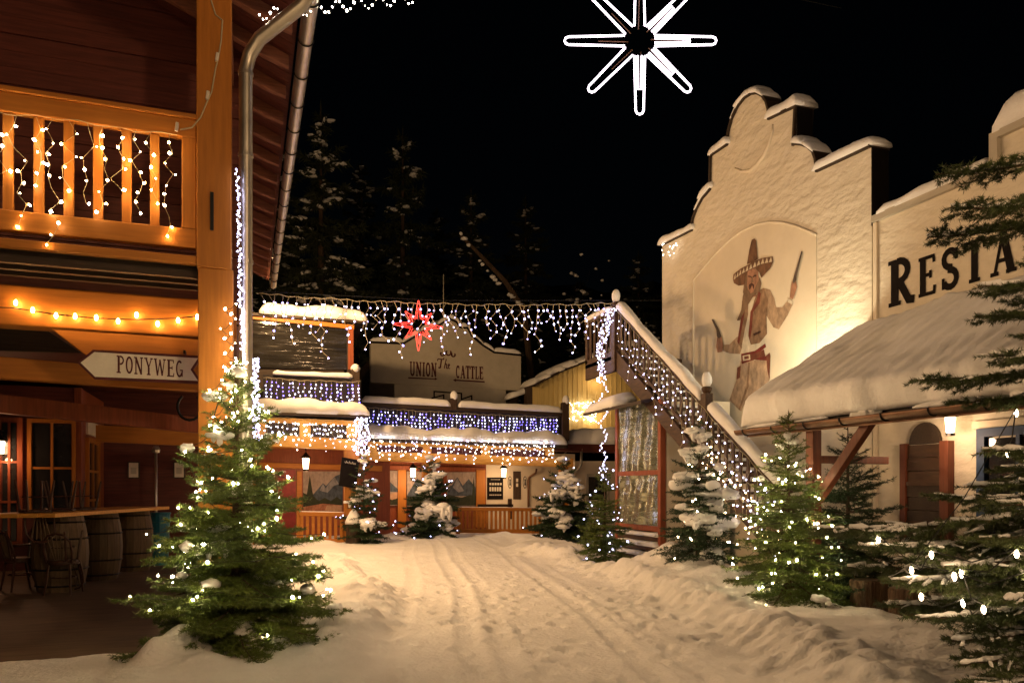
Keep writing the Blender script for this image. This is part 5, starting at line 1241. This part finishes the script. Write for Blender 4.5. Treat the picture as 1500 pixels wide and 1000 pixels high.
# 9 the near fir that reaches in from the right edge
T9 = P(1705, 900, d=4.9); B9 = Vector((T9.x, T9.y, 0.0)); g9 = random.Random(12); br9 = []; tw9 = []
def bough(tip, L_up=0.18, sag=0.10):
    """one bough from the trunk of the near fir out to tip, with side twigs"""
    h = Vector((tip.x-B9.x, tip.y-B9.y, 0)); L = h.length; root = Vector((B9.x, B9.y, tip.z+L_up*L)); m = max(6, int(L/0.12)); pts = []
    for j in range(m+1):
        t_ = j/m; p = root.lerp(tip, t_); p.z -= sag*L*math.sin(math.pi*t_)*0.55; sd = Vector((-h.y, h.x, 0)).normalized(); pts.append(p+sd*0.03*L*math.sin(4*t_+L*9))
    br9.append((pts, L)); s_1 = 0.30*L
    for j in range(m): tw9.append((*pts[j], *pts[j+1])) if j > m*.3 else None
    while s_1 < L*0.985:
        t_ = s_1/L; jj = min(int(t_*m), m-1); p = pts[jj].lerp(pts[jj+1], t_*m-jj); d = (pts[jj+1]-pts[jj]).normalized()
        for sgn in (-1, 1):
            l = (0.42*L*(1-t_)**0.75*min(1, (t_-.2)*3)+0.07)*g9.uniform(.55, 1.15); a = g9.uniform(.6, .95)*sgn
            e = Vector((d.x*math.cos(a)-d.y*math.sin(a), d.x*math.sin(a)+d.y*math.cos(a), d.z*0.8+g9.uniform(-.20, .16))).normalized()
            q_ = p+e*l+Vector((0, 0, -0.06*l)); tw9.append((*p, *q_))
            if l > 0.15:
                for u in np.arange(0.25, 1.0, 0.11/l):
                    for s2 in (-1, 1):
                        a2 = s2*g9.uniform(.55, .95); l2 = (l*(1-u)*0.45+0.05)*g9.uniform(.7, 1.2)
                        e2 = Vector((e.x*math.cos(a2)-e.y*math.sin(a2), e.x*math.sin(a2)+e.y*math.cos(a2), e.z+g9.uniform(-.2, .15))).normalized()
                        b_ = p.lerp(q_, u); tw9.append((*b_, *(b_+e2*l2)))
        s_1 += 0.10
for px, py, dd in ((1375, 252, 5.0), (1400, 300, 4.7), (1362, 345, 5.1), (1432, 420, 4.8), (1428, 465, 5.0), (1455, 520, 4.6), (1336, 556, 5.2), (1390, 590, 5.4), (1446, 660, 4.6), (1415, 712, 5.0), (1470, 740, 4.4),
                   (1190, 775, 5.5), (1255, 800, 5.2), (1240, 830, 5.6), (1300, 850, 4.9), (1292, 885, 5.3), (1345, 905, 4.7), (1370, 880, 5.0), (1400, 940, 4.6), (1412, 975, 4.5), (1450, 1010, 4.4), (1380, 830, 4.6), (1440, 790, 4.5), (1470, 880, 4.2), (1460, 930, 4.9), (1480, 840, 5.2), (1430, 860, 5.3)):
    bough(P(px, py, d=dd))
for k in range(120):      # the rest of the crown, on the sides turned away from the street
    zt9 = 0.35+4.9*(k/120); az = g9.uniform(-2.3, 1.75); L = 2.1*(1-zt9/5.7)**0.8*g9.uniform(.7, 1.1)+.1
    bough(Vector((B9.x+L*math.cos(az), B9.y+L*math.sin(az), zt9)), 0.12)
for k in range(10): 
    zt9 = 4.6+k*0.1; az = g9.uniform(0, 6.28); L = 0.7*(5.8-zt9)/1.2+.08; bough(Vector((B9.x+L*math.cos(az), B9.y+L*math.sin(az), zt9)), -0.3)
t = thing('fir_tree', 'large near fir reaching in from the right edge with snow-dusted branches', 'tree', B9, 'firs along the street')
MB().tube([B9-Vector((0, 0, .05)), B9+Vector((0, 0, 2)), B9+Vector((0, 0, 4.4)), B9+Vector((0, 0, 5.8))], [0.10, 0.075, 0.035, 0.006], 10).build('trunk', M['bark'], t)
mb = MB()
for pts, L in br9: mb.tube(pts, [max(0.004, (0.007+0.008*L)*(1-0.85*i/len(pts))) for i in range(len(pts))], 5, cap=False)
tag(mb.build('branches', M['bark'], t), kind='stuff')
V, Fc = needles_for(tw9, 520, 0.035, 0.0055, 77, spread=1.1); mesh_obj('crown', V, Fc, M['needle9'], t)
sb = MB()      # snow lying along boughs and twigs
def snow_thread(a, b, r):
    l = (b-a).length; n_ = max(3, int(l/0.045)); ps = []; rs = []
    for i in range(n_+1):
        u = i/n_; ps.append(a.lerp(b, u)+Vector((g9.uniform(-.005, .005), g9.uniform(-.005, .005), 0.010+r*.4))); rs.append(max(0.002, r*g9.choice((.35, .6, .8, 1, 1.2, 1.5))*(1-.4*u)))
    sb.tube(ps, rs, 5)
for pts, L in br9:
    if g9.random() < .8:
        k0 = len(pts)//3
        for a, b in zip(pts[k0:-1], pts[k0+1:]):
            if g9.random() < .9: snow_thread(a, b, 0.022)
for s in tw9:
    a = Vector(s[:3]); b = Vector(s[3:]); l = (b-a).length
    if l > 0.12 and g9.random() < 0.5 and a.z < 3.2: snow_thread(a.lerp(b, g9.uniform(0, .3)), a.lerp(b, g9.uniform(.6, .95)), 0.0125)
tag(sb.build('snow', M['snow'], t, smooth=True), kind='stuff')
E9 = np.array([t_[3:] for t_ in tw9])-np.array(EYE); dep9 = E9[:, 0]*ST+E9[:, 1]*CT; lat9 = E9[:, 0]*CT-E9[:, 1]*ST
ok9 = dep9 > 2.5; u9 = CX+F*lat9/np.where(ok9, dep9, 1); v9 = HZ-F*E9[:, 2]/np.where(ok9, dep9, 1)
def on_twig(px, py):     # hang the bulb from the twig seen nearest there
    dd9 = np.hypot(u9-px, v9-py); k = np.argmin(np.where(ok9, np.where(dd9 < 16, dep9, 50+dd9), 1e9)); return Vector(tw9[k][3:])-Vector((0, 0, 0.035))
pts9 = [on_twig(*p) for p in ((1343, 871), (1412, 879), (1440, 872), (1414, 816), (1487, 815), (1349, 801), (1322, 827), (1490, 610), (1474, 632), (1493, 632), (1497, 840), (1405, 826), (1290, 768))]
t = thing('light_string', 'large warm bulbs hung in the near fir at the right edge', 'fairy lights', pts9[0])
for p in pts9: q_ = MB(); q_.tube([p+Vector(o_)*g9.uniform(.9, 1.1) for o_ in ((0, 0, .022), (.002, 0, .012), (.004, 0, -.004), (.006, 0, -.018), (.007, 0, -.027))], [0.005, 0.009, 0.0125, 0.009, 0.003], 8); q_.build('bulb', M['warmled'], t, smooth=True)
wb = MB()
for a, b in zip(pts9[:-1], pts9[1:]): wb.tube([a+Vector((0, 0, .025)), a.lerp(b, .5)-Vector((0, 0, .05)), b+Vector((0, 0, .025))], 0.004, 4)
tag(wb.build('cable', M['wire_dark'], t), kind='stuff')

# log stumps by the terrace
for px, py, r_, h, lab in ((1272, 905, 0.20, 0.46, 'cut log stump on the terrace, farther from the camera'), (1330, 922, 0.21, 0.46, 'cut log stump on the terrace, half behind the near fir branches')):
    c = G(px, py); t = thing('log_stump', lab, 'stump', (c.x, c.y, 0.01), 'log stumps on the terrace'); gg = random.Random(px)
    m = MB(); n_ = 20; rr = [r_*gg.uniform(.84, 1.12) for _ in range(n_)]
    for z, s in ((0, 1.08), (0.1, 1.0), (0.25, .96), (h-0.02, 1.0), (h, .94)):
        for k in range(n_): a_ = 2*math.pi*k/n_; m.v.append(Vector((c.x+rr[k]*s*math.cos(a_), c.y+rr[k]*s*math.sin(a_), 0.012+z)))
    for i in range(4):
        for k in range(n_): m.f.append((i*n_+k, i*n_+(k+1) % n_, (i+1)*n_+(k+1) % n_, (i+1)*n_+k))
    m.f.append(tuple(4*n_+k for k in range(n_))); m.build('bark', M['log'], t)
    MB().lathe([(r_*.85, 0), (r_*.83, 0.006)], (c.x, c.y, h+0.013), 16).build('cut_face', M['barrel'], t)

# ================================================================== LIGHT STRINGS
W_ = M['wire']
# across the street, with the red star
pa, pb_ = P(376, 430, Y=14.1), P(897, 444, Y=14.1)
icicles('long icicle light curtain across the street carrying the red star', pa, pb_, 56, [0.38, 0.55, 0.72, 0.5, 0.9, 0.6, 0.45, 0.7, 0.55, 1.0, 0.4], 0.0165, 5, sag=0.10, m='cool', m2='violet', wig=0.08, step=0.115, wr=0.008)
cbl = MB().tube([P(370, 426, Y=14.12), P(640, 440, Y=14.12), P(968, 440, Y=14.12)], 0.006, 4).build('span_wire', M['wire_dark']); tag(cbl, 'thin black wire spanning the street above the icicle lights', 'wire')
def star(lab, c, R, yaw, m, frame_m, tube_r, arms, inner=0.20, w_=0.10, grp=None, inner_arms=None):
    t = thing('light_star', lab, 'star light', c); c = Vector(c); ux = Vector((math.cos(yaw), math.sin(yaw), 0)); uz = Vector((0, 0, 1))
    n = len(arms)
    for k, L in enumerate(arms):
        a = math.pi/2-2*math.pi*k/n; d = ux*math.cos(a)+uz*math.sin(a); s = -ux*math.sin(a)+uz*math.cos(a)
        wb_ = w_*R; loop = [c+d*inner*R+s*wb_, c+d*(L*R-wb_*0.75)+s*wb_*0.75*arms_taper(m), c+d*(L*R-wb_*.2)+s*wb_*.5*arms_taper(m), c+d*L*R, c+d*(L*R-wb_*.2)-s*wb_*.5*arms_taper(m), c+d*(L*R-wb_*0.75)-s*wb_*0.75*arms_taper(m), c+d*inner*R-s*wb_]
        nn = ux.cross(uz)*0.0
        MB().tube(loop, tube_r, 6).build('rope_arm', M[m], t)
        fr = MB().tube([c+d*inner*R*0.75+s*wb_*.2, c+d*L*R*0.55+s*wb_*.05], tube_r*0.5, 5).build('frame_rod', frame_m, t)
        if inner_arms and k in inner_arms:
            MB().tube([c+d*inner*R*1.0+s*wb_*.38, c+d*L*R*0.66+s*wb_*.32, c+d*L*R*0.66-s*wb_*.32, c+d*inner*R*1.0-s*wb_*.38], tube_r*0.95, 6).build('rope_arm', M[m], t)
    return t
def arms_taper(m): return 1.0 if m == 'ropewhite' else 0.35
sc = P(937, 60, d=10.0)
star('large white eight-armed star of rope light hanging over the street', sc, 1.0, -TH, 'ropewhite', M['bronze'], 0.0135, [1.0, 0.95, 1.02, 0.95, 0.98, 0.95, 1.0, 0.95], 0.20, 0.07, inner_arms=(1, 2, 3, 4))
wr_ = MB().tube([P(420, -120, d=9.0), sc+Vector((0, 0, 1.02)), Vector((9.0, 9.6, 9.3))], 0.008, 4).build('span_wire', M['wire_dark']); tag(wr_, 'thin black wire carrying the large white star', 'wire')
sr = P(613, 477, Y=14.0)
star('red eight-pointed rope light star hanging in the icicle curtain', sr, 0.475, 0.0, 'ropered', M['bronze'], 0.0065, [1.0, 0.75, 1.0, 0.75, 1.0, 0.75, 1.0, 0.75], 0.30, 0.13)
star_in = star('small inner red rope light star inside the red star', sr+Vector((0, -0.02, 0)), 0.34, 0.0, 'ropered', M['bronze'], 0.0055, [1.0, 0.7, 1.0, 0.7, 1.0, 0.7, 1.0, 0.7], 0.36, 0.10)
# balcony
icicles('warm icicle lights on the orange balcony railing', (XL+0.6, YF-0.02, 5.28), (xa-0.2, YF-0.02, 5.28), 26, [0.85, 0.6, 1.0, 0.75, 1.15, 0.7, 0.95], 0.0135, 8, m='warmled', m2='amber', wig=0.06, step=0.105, skip=0.12)
# amber string on the beam
t = thing('light_string', 'row of amber bulbs strung along the beam below the balcony', 'fairy lights', (XL, 9.4, 3.6))
wpts = []; gg = random.Random(2)
xx = [P(px, py, Y=9.38) for px, py in ((-60, 438), (23, 443), (48, 454), (82, 462), (110, 463), (141, 465), (173, 470), (200, 461), (231, 474), (261, 469), (289, 464))]
ln = [P(px, py, Y=9.38) for px, py in ((-60, 447), (20, 451), (80, 460), (140, 466), (200, 468), (260, 466), (290, 463), (318, 460), (326, 440), (342, 424))]
MB().tube(ln, 0.007, 5).build('cable', M['wire_dark'], t)
for p in xx: q_ = MB(); q_.lathe([(0.006, -0.03), (0.015, -0.02), (0.018, 0.0), (0.012, 0.02), (0.006, 0.028)], p, 8); q_.build('bulb', M['amber'], t, smooth=True)
# vertical strand beside the post and drainpipe
sv = []; gg = random.Random(4)
for k in range(95):
    u = k/94; p = P(347+8*u, 250+280*u, Y=8.5); sv.append(p+Vector((gg.uniform(-.015, .02), gg.uniform(-.04, .02), 0)))
light_string('dense cool white light strand running down the orange post', sv, 0.012, 'cool', W_, individual=False)
sv = []
for k in range(110):
    u = k/109; p = P(374+2*u, 525+120*u, d=8.6); sv.append(p+Vector((gg.uniform(-.035, .035), gg.uniform(-.05, .03), 0)))
light_string('dense cool white light bundle beside the drainpipe', sv, 0.013, 'cool', W_)
sv = [P(338+gg.uniform(-16, 10), 445+k*7.2, Y=8.40) for k in range(26)]
light_string('warm lights trailing down the orange post above the fir', sv, 0.0125, 'warmled', M['wire_dark'])
# string at the top edge, along eave
sv = []
for k in range(46):
    u = k/45; p = P(380+240*u, 22-26*u+8*math.sin(k*1.1), d=8.0+1.2*u); sv.append(p)
light_string('warm white light string looping out from the gutter at the top edge', sv, 0.012, 'neutral', M['wire_dark'])
# pavilion
icicles('cool icicle lights on the upper dark balcony of the pavilion', q(386, 553, YU-0.08), q(528, 559, YU-0.08), 18, [0.62, 0.7, 0.66], 0.02, 12, m='cool', m2='blueled', wig=0.02, step=0.10, wr=0.007)
icicles('cool icicle lights along the pavilion beam under the snowy ledge', q(376, 608, YP-0.2), q(528, 616, YP-0.2), 36, [0.35, 0.7, 0.5, 0.8, 0.6], 0.019, 13, m='neutral', m2='cool', wig=0.05, step=0.13, wr=0.005, skip=.15)
sv = [q(523+gg.uniform(-4, 17), 612+k*0.42, YP-0.3)+Vector((gg.uniform(-.05, .05), gg.uniform(-.1, .1), 0)) for k in range(130)]
light_string('dense knot of cool white lights where the pavilion meets the saloon', sv, 0.020, 'cool', W_)
# saloon
icicles('blue and white icicle lights along the roof terrace parapet', m_(533, 596.5, YT-0.12), m_(818, 611, YT-0.12), 54, [0.72, 0.78, 0.75], 0.021, 14, m='cool', m2='blueled', wig=0.022, step=0.10, wr=0.008, skip=.1)
icicles('white icicle lights along the saloon porch beam', m_(533, 632, YM-0.2), m_(815, 642, YM-0.2), 52, [0.6, 0.8, 0.5, 0.85, 0.7], 0.020, 15, m='neutral', m2='cool', wig=0.05, step=0.13, wr=0.005, skip=.12)
sv = []
for k in range(90): sv.append(P(832+gg.uniform(0, 42), 588+gg.uniform(0, 30), Y=YY-0.15))
sv.sort(key=lambda p: p.x+0.3*p.z); light_string('scatter of white lights on the yellow house wall', sv, 0.018, 'neutral', W_)
# staircase
yA_, yB_ = 13.95, 8.9
icicles('cool icicle lights hanging along the staircase handrail', (XS-0.05, yA_, rl(yA_)-0.05), (XS-0.05, yB_, rl(yB_)-0.05), 32, [0.6, 0.85, 0.5, 1.15, 0.7, 0.95], 0.0125, 16, sag=0.0, m='cool', wig=0.045, step=0.14, wr=0.005, skip=.15)
icicles('warm icicle lights on the lower staircase balusters', (XS-0.03, 10.9, rl(10.9)-0.45), (XS-0.03, 8.9, rl(8.9)-0.45), 16, [0.5, 0.8, 0.6], 0.0125, 17, sag=0.0, m='warmled', wig=0.04, step=0.14)
sv = []
for k in range(130):
    u = k/129; px = 897-18*math.sin(u*2.2)+gg.uniform(-7, 7); sv.append(P(px, 452+108*u, X=XS-0.12))
light_string('thick bundle of white lights at the top of the staircase', sv, 0.0145, 'cool', W_)
sv = [P(884+5*math.sin(k*.6)+gg.uniform(-3, 3), 560+k*3.3, X=7.2) for k in range(46)]
light_string('loose strand of white lights hanging below the stair landing', sv, 0.016, 'cool', W_)
sv = [P(968+gg.uniform(0, 26), 362+gg.uniform(-6, 12), X=XW-0.1) for k in range(14)]
sv.sort(key=lambda p: p.y); light_string('small cluster of warm lights at the left corner of the gable', sv, 0.010, 'neutral', W_)

# ================================================================== LAMPS
def lantern(lab, p, e, scale=1.0, arm=(0, 0.12, 0), col=(1, 0.6, 0.3), grp=None):
    p = Vector(p); t = thing('lantern', lab, 'lantern', p, grp); s = scale
    MB().lathe([(0.045*s, -0.13*s), (0.06*s, 0.05*s), (0.06*s, 0.06*s)], p, 8).build('glass', M['lampglow'], t)
    MB().lathe([(0.10*s, 0.07*s), (0.05*s, 0.13*s), (0.015*s, 0.17*s)], p, 8).build('cap', M['iron'], t)
    MB().lathe([(0.05*s, -0.17*s), (0.055*s, -0.14*s)], p, 8).build('base', M['iron'], t)
    MB().tube([p+Vector((0, 0, 0.16*s)), p+Vector((0, 0, 0.24*s)), p+Vector(arm)+Vector((0, 0, 0.24*s))], 0.012*s, 6).build('arm', M['iron'], t)
    lamp('lantern_light', p+Vector((-arm[0], -arm[1], -0.02)).normalized()*0.0+Vector((-arm[0]*0.9, -arm[1]*0.9, -0.23*s)), e, col, 0.06, t)
    return t
lw = P(1392, 618, X=8.75); lantern('lit wall lantern above the saloon shutter', lw, 20, 1.05, (0.25, 0, 0), (1, 0.62, 0.36))
lp = P(1, 652, Y=16.8); lantern('lit wall lantern on the pub bay at the left edge', lp, 16, 1.2, (0, 0.18, 0), (1, 0.45, 0.2))
lp = P(448, 676, Y=23.2); lantern('hanging lantern in the pavilion porch before the large painting', lp, 60, 1.6, (0, 0.0, 0.16))
lp = P(605, 690, Y=26.4); lantern('hanging lantern in the saloon porch behind the snowy middle fir', lp, 55, 1.6, (0, 0.0, 0.14), grp='lanterns in the saloon porch')
lp = P(738, 690, Y=26.4); lantern('hanging lantern in the saloon porch before the black poster', lp, 42, 1.6, (0, 0.0, 0.14), grp='lanterns in the saloon porch')
lp = P(533, 683, Y=26.0); lantern('hanging lantern in the saloon porch nearest the menu board', lp, 55, 1.5, (0, 0.0, 0.14), grp='lanterns in the saloon porch')
lp = P(876, 553, Y=YY-0.35); lantern('upper wall lamp on the yellow house', lp, 20, 1.2, (0, 0.3, 0), (1, 0.62, 0.3), grp='lamps on the yellow house')
lp = P(872, 600, Y=YY-0.35); lantern('lower wall lamp on the yellow house', lp, 28, 1.3, (0, 0.3, 0), (1, 0.62, 0.3), grp='lamps on the yellow house')
# floodlight hidden behind the snowy porch roof, aimed up along the gable
fp = Vector((8.1, 9.35, 3.2))
t = thing('floodlight', 'small white floodlight standing in the snow at the porch roof verge', 'floodlight', fp)
MB().box(fp.x-0.11, fp.x+0.11, fp.y-0.05, fp.y+0.05, fp.z-0.08, fp.z+0.08).build('housing', M['iron'], t, bevel=0.01)
MB().box(fp.x-0.09, fp.x+0.09, fp.y+0.052, fp.y+0.06, fp.z-0.065, fp.z+0.065).build('lens', M['lampcool'], t)
MB().tube([(fp.x, fp.y, fp.z-0.08), (fp.x, fp.y-0.1, fp.z-0.35)], 0.015, 6).build('stake', M['iron'], t)
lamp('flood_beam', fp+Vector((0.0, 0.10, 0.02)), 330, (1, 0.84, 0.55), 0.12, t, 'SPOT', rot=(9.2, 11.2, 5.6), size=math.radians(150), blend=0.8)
# tall street lamps behind the viewpoint that light the street
def street_lamp(lab, p, h, e, col=(1, 0.62, 0.32), r=0.25):
    p = Vector(p); t = thing('street_lamp', lab, 'street lamp', p, 'street lamps behind the viewpoint')
    MB().tube([p, p+Vector((0, 0, 0.8)), p+Vector((0, 0, h-0.2))], [0.09, 0.06, 0.045], 10).build('pole', M['iron'], t)
    MB().lathe([(0.10, h-0.18), (0.22, h+0.25), (0.20, h+0.26)], p, 10).build('glass', M['lampglow'], t)
    MB().lathe([(0.30, h+0.28), (0.16, h+0.42), (0.03, h+0.5)], p, 10).build('cap', M['iron'], t)
    lamp('street_light', p+Vector((0, 0.5, h+0.1)), e, col, r, t)
street_lamp('iron street lamp behind the viewpoint on the right', (3.6, -3.6, 0), 5.2, 1150)
street_lamp('iron street lamp behind the viewpoint on the left', (-3.2, -4.2, 0), 5.2, 420)

# added lanterns, unseen behind post and drainpipe, with made-up reflectors, to light the street
for y, e, lab in ((11.6, 850, 'added fill lantern out of sight behind the orange post, nearer one'), (16.4, 780, 'added fill lantern out of sight behind the drainpipe, farther one')):
    p = Vector((0.01, y, 3.72)); t = thing('fill_lantern', lab, 'lantern', p, 'added fill lanterns on the timber house')
    MB().lathe([(0.045, -0.13), (0.06, 0.05), (0.06, 0.06)], p, 8).build('glass', M['lampglow'], t)
    MB().lathe([(0.085, 0.07), (0.05, 0.13), (0.015, 0.17)], p, 8).build('cap', M['iron'], t)
    MB().box(p.x-0.09, p.x-0.075, p.y-0.08, p.y+0.08, p.z-0.15, p.z+0.12).build('fill_reflector', M['zinc'], t)
    MB().tube([p+Vector((0, 0, .16)), p+Vector((0, 0, .24)), p+Vector((-.18, 0, .24))], 0.014, 6).build('arm', M['iron'], t)
    lamp('fill_light', p+Vector((0.08, 0, -0.02)), e, (1, 0.60, 0.28), 0.55, t, 'SPOT', rot=p+Vector((4, 0.4, -0.9)), size=math.radians(172), blend=0.35)
for y, e, lab in ((20.6, 1700, 'added unseen floodlight above the far eave of the timber house'),):
    p = Vector((EX+0.17, y, EZ+0.62)); t = thing('added_floodlight', lab, 'floodlight', p)  # floodlight added out of sight over the gutter to brighten the far facades
    MB().box(p.x-0.10, p.x+0.06, p.y-0.12, p.y+0.12, p.z-0.02, p.z+0.07).build('housing', M['iron'], t, bevel=0.01)
    MB().box(p.x-0.08, p.x+0.05, p.y-0.10, p.y+0.10, p.z-0.032, p.z-0.022).build('lens', M['lampglow'], t)
    MB().tube([p+Vector((-.08, 0, .02)), p+Vector((-.3, 0, 0)), (p.x-.45, p.y, rz(p.x-.45)+.25)], 0.018, 6).build('bracket', M['iron'], t)
    lamp('far_fill_light', p+Vector((0.03, 0, -0.10)), e, (1, 0.60, 0.27), 0.12, t)
# ================================================================== FOREST behind
def forest_fir(lab, p, H, R, seed, src=None, snowp=0.5):
    p = Vector(p)
    if src is None:
        br, tw = fir_skeleton(1.0*20, 4.6, seed, n_wh=30, per=7, droop=0.42, step=0.9, tipup=0.2, power=0.8, z0=0.03, side_len=0.36)
        t = thing('forest_fir', lab, 'tree', p, 'firs on the dark hillside')
        MB().tube([p-Vector((0, 0, .5)), p+Vector((0, 0, 10)), p+Vector((0, 0, 20))], [0.3, 0.17, 0.02], 7).build('trunk', M['bark'], t)
        V, Fc = needles_for(tw, 16, 0.42, 0.10, seed, updown=-0.5); mesh_obj('crown', V+np.array(p), Fc, M['forest'], t)
        sb = MB(); g = random.Random(seed)
        for pts, L, f in br:
            if g.random() < snowp and len(pts) > 6:      # snow lies in runs along the upper side of a bough
                k0 = g.randrange(1, len(pts)//2); k1 = min(len(pts), k0+g.randint(4, 14)); run = pts[k0:k1]
                sb.tube([p+q_+Vector((g.uniform(-.05, .05), g.uniform(-.05, .05), 0.08)) for q_ in run], [0.02+g.uniform(.03, .13)*math.sin(math.pi*(i_+.6)/(len(run)+.2)) for i_ in range(len(run))], 6)
                for q_ in run[::3]:
                    if g.random() < .5: s = g.uniform(.08, .2); sb.blob((p.x+q_.x+g.uniform(-.3, .3), p.y+q_.y+g.uniform(-.3, .3), p.z+q_.z-.05), (s*1.2, s*1.2, s*.5), g.randrange(999), 1, .3)
        tag(sb.build('snow', M['snow'], t, smooth=True), kind='stuff'); return t
    t = copy_tree(src); t['label'] = lab; t.location = p; s = H/20; t.scale = (s*R/4.6*20/H, s*R/4.6*20/H, s); t.rotation_euler = (0, 0, seed*1.7); return t
hp = lambda px, y: Vector((P(px, 500, Y=y).x, y, hill_z(0, y)))
fa = forest_fir('tall snowy fir on the hillside just right of the gutter', hp(470, 37), 20, 4.6, 3, snowp=0.75)
fb = forest_fir('tall snowy fir on the hillside behind the red star', hp(590, 42), 20, 4.6, 5, snowp=0.40)
for k, (px, y, H, R, s, lab) in enumerate(((395, 44, 21, 5, 0, 'fir on the hillside hidden behind the long gutter'), (690, 47, 17, 4.4, 1, 'dim fir on the hillside above the false front'), (770, 52, 17, 4.6, 1, 'dim fir on the hillside right of the flag pole'),
        (850, 46, 12, 4, 1, 'short dim fir on the hillside above the yellow house'), (935, 50, 14, 4.2, 1, 'dim fir on the hillside left of the gable'), (530, 55, 18, 5, 0, 'far fir high on the hillside between the two snowy firs'), (640, 60, 15, 5, 1, 'far fir high on the hillside above the street'), (1060, 50, 10, 4, 1, 'low dim fir behind the curved gable'), (300, 50, 20, 5, 0, 'fir on the hillside behind the timber house'))):
    forest_fir(lab, hp(px, y), H, R, k+2, fa if s == 0 else fb)
def bare_tree(lab, p, H, seed):
    g = random.Random(seed); p = Vector(p); t = thing('bare_tree', lab, 'tree', p, 'bare trees on the hillside'); tr_ = MB(); cr = MB(); sn_2 = MB()
    def grow(a, d, L, r, lv, mb):
        pts = [a]; rs = [r]
        for i in range(4):
            d = (d+Vector((g.uniform(-.16, .16), g.uniform(-.16, .16), g.uniform(-.02, .14)))).normalized(); pts.append(pts[-1]+d*L/4); rs.append(r*(1-.17*(i+1)))
        mb.tube(pts, rs, 5 if lv < 2 else 3, cap=False)
        if lv >= 1 and g.random() < .35: c = pts[2]; s = g.uniform(.05, .13); sn_2.blob((c.x, c.y, c.z+r), (s, s, s*.7), g.randrange(99), 1, .3)
        if lv < 4:
            for i in range(4 if lv == 0 else 3):
                j = g.choice((1, 2, 3, 4)) if lv else g.choice((2, 3, 4)); e = (d+Vector((g.uniform(-1, 1), g.uniform(-1, 1), g.uniform(-.1, .6)))).normalized()
                grow(pts[j], e, L*g.uniform(.5, .7), rs[j]*.55, lv+1, cr)
    grow(p-Vector((0, 0, .4)), Vector((g.uniform(-.1, .1), 0, 1)), H*.55, 0.13, 0, tr_)
    tr_.build('trunk', M['bark'], t); cr.build('crown', M['bark'], t)
    if sn_2.v: tag(sn_2.build('snow', M['snow'], t, smooth=True), kind='stuff')
for px, y, H, lab in ((915, 34, 13, 'bare tree rising left of the gable'), (865, 36, 11, 'bare tree above the yellow house'), (780, 35, 10, 'bare leaning tree right of the flag pole'), (985, 38, 12, 'bare tree partly hidden by the gable')):
    bare_tree(lab, hp(px, y), H, px)
# pale leaning trunk
lt = MB().tube([P(768, 455, Y=34), P(740, 412, Y=34), P(705, 375, Y=34), P(675, 345, Y=34)], [0.16, 0.13, 0.10, 0.06], 7).build('trunk', M['bark'], thing('leaning_tree', 'pale leaning tree trunk dusted with snow above the false front', 'tree', Vector((P(790, 520, Y=34).x, 34, -0.1))))
MB().tube([Vector((P(800, 520, Y=34).x, 34, -0.1)), P(768, 455, Y=34)], [0.22, 0.16], 7).build('trunk_base', M['bark'], bpy.data.objects['leaning_tree'])
s_ = MB(); gg = random.Random(8)
for k in range(22): u = gg.random(); p = P(768-93*u, 455-110*u+10*math.sin(u*3), Y=34); s_.blob((p.x, p.y-.05, p.z+.12), (gg.uniform(.07, .18),)*2+(gg.uniform(.05, .1),), k, 1)
tag(s_.build('snow', M['snow'], bpy.data.objects['leaning_tree'], smooth=True), kind='stuff')
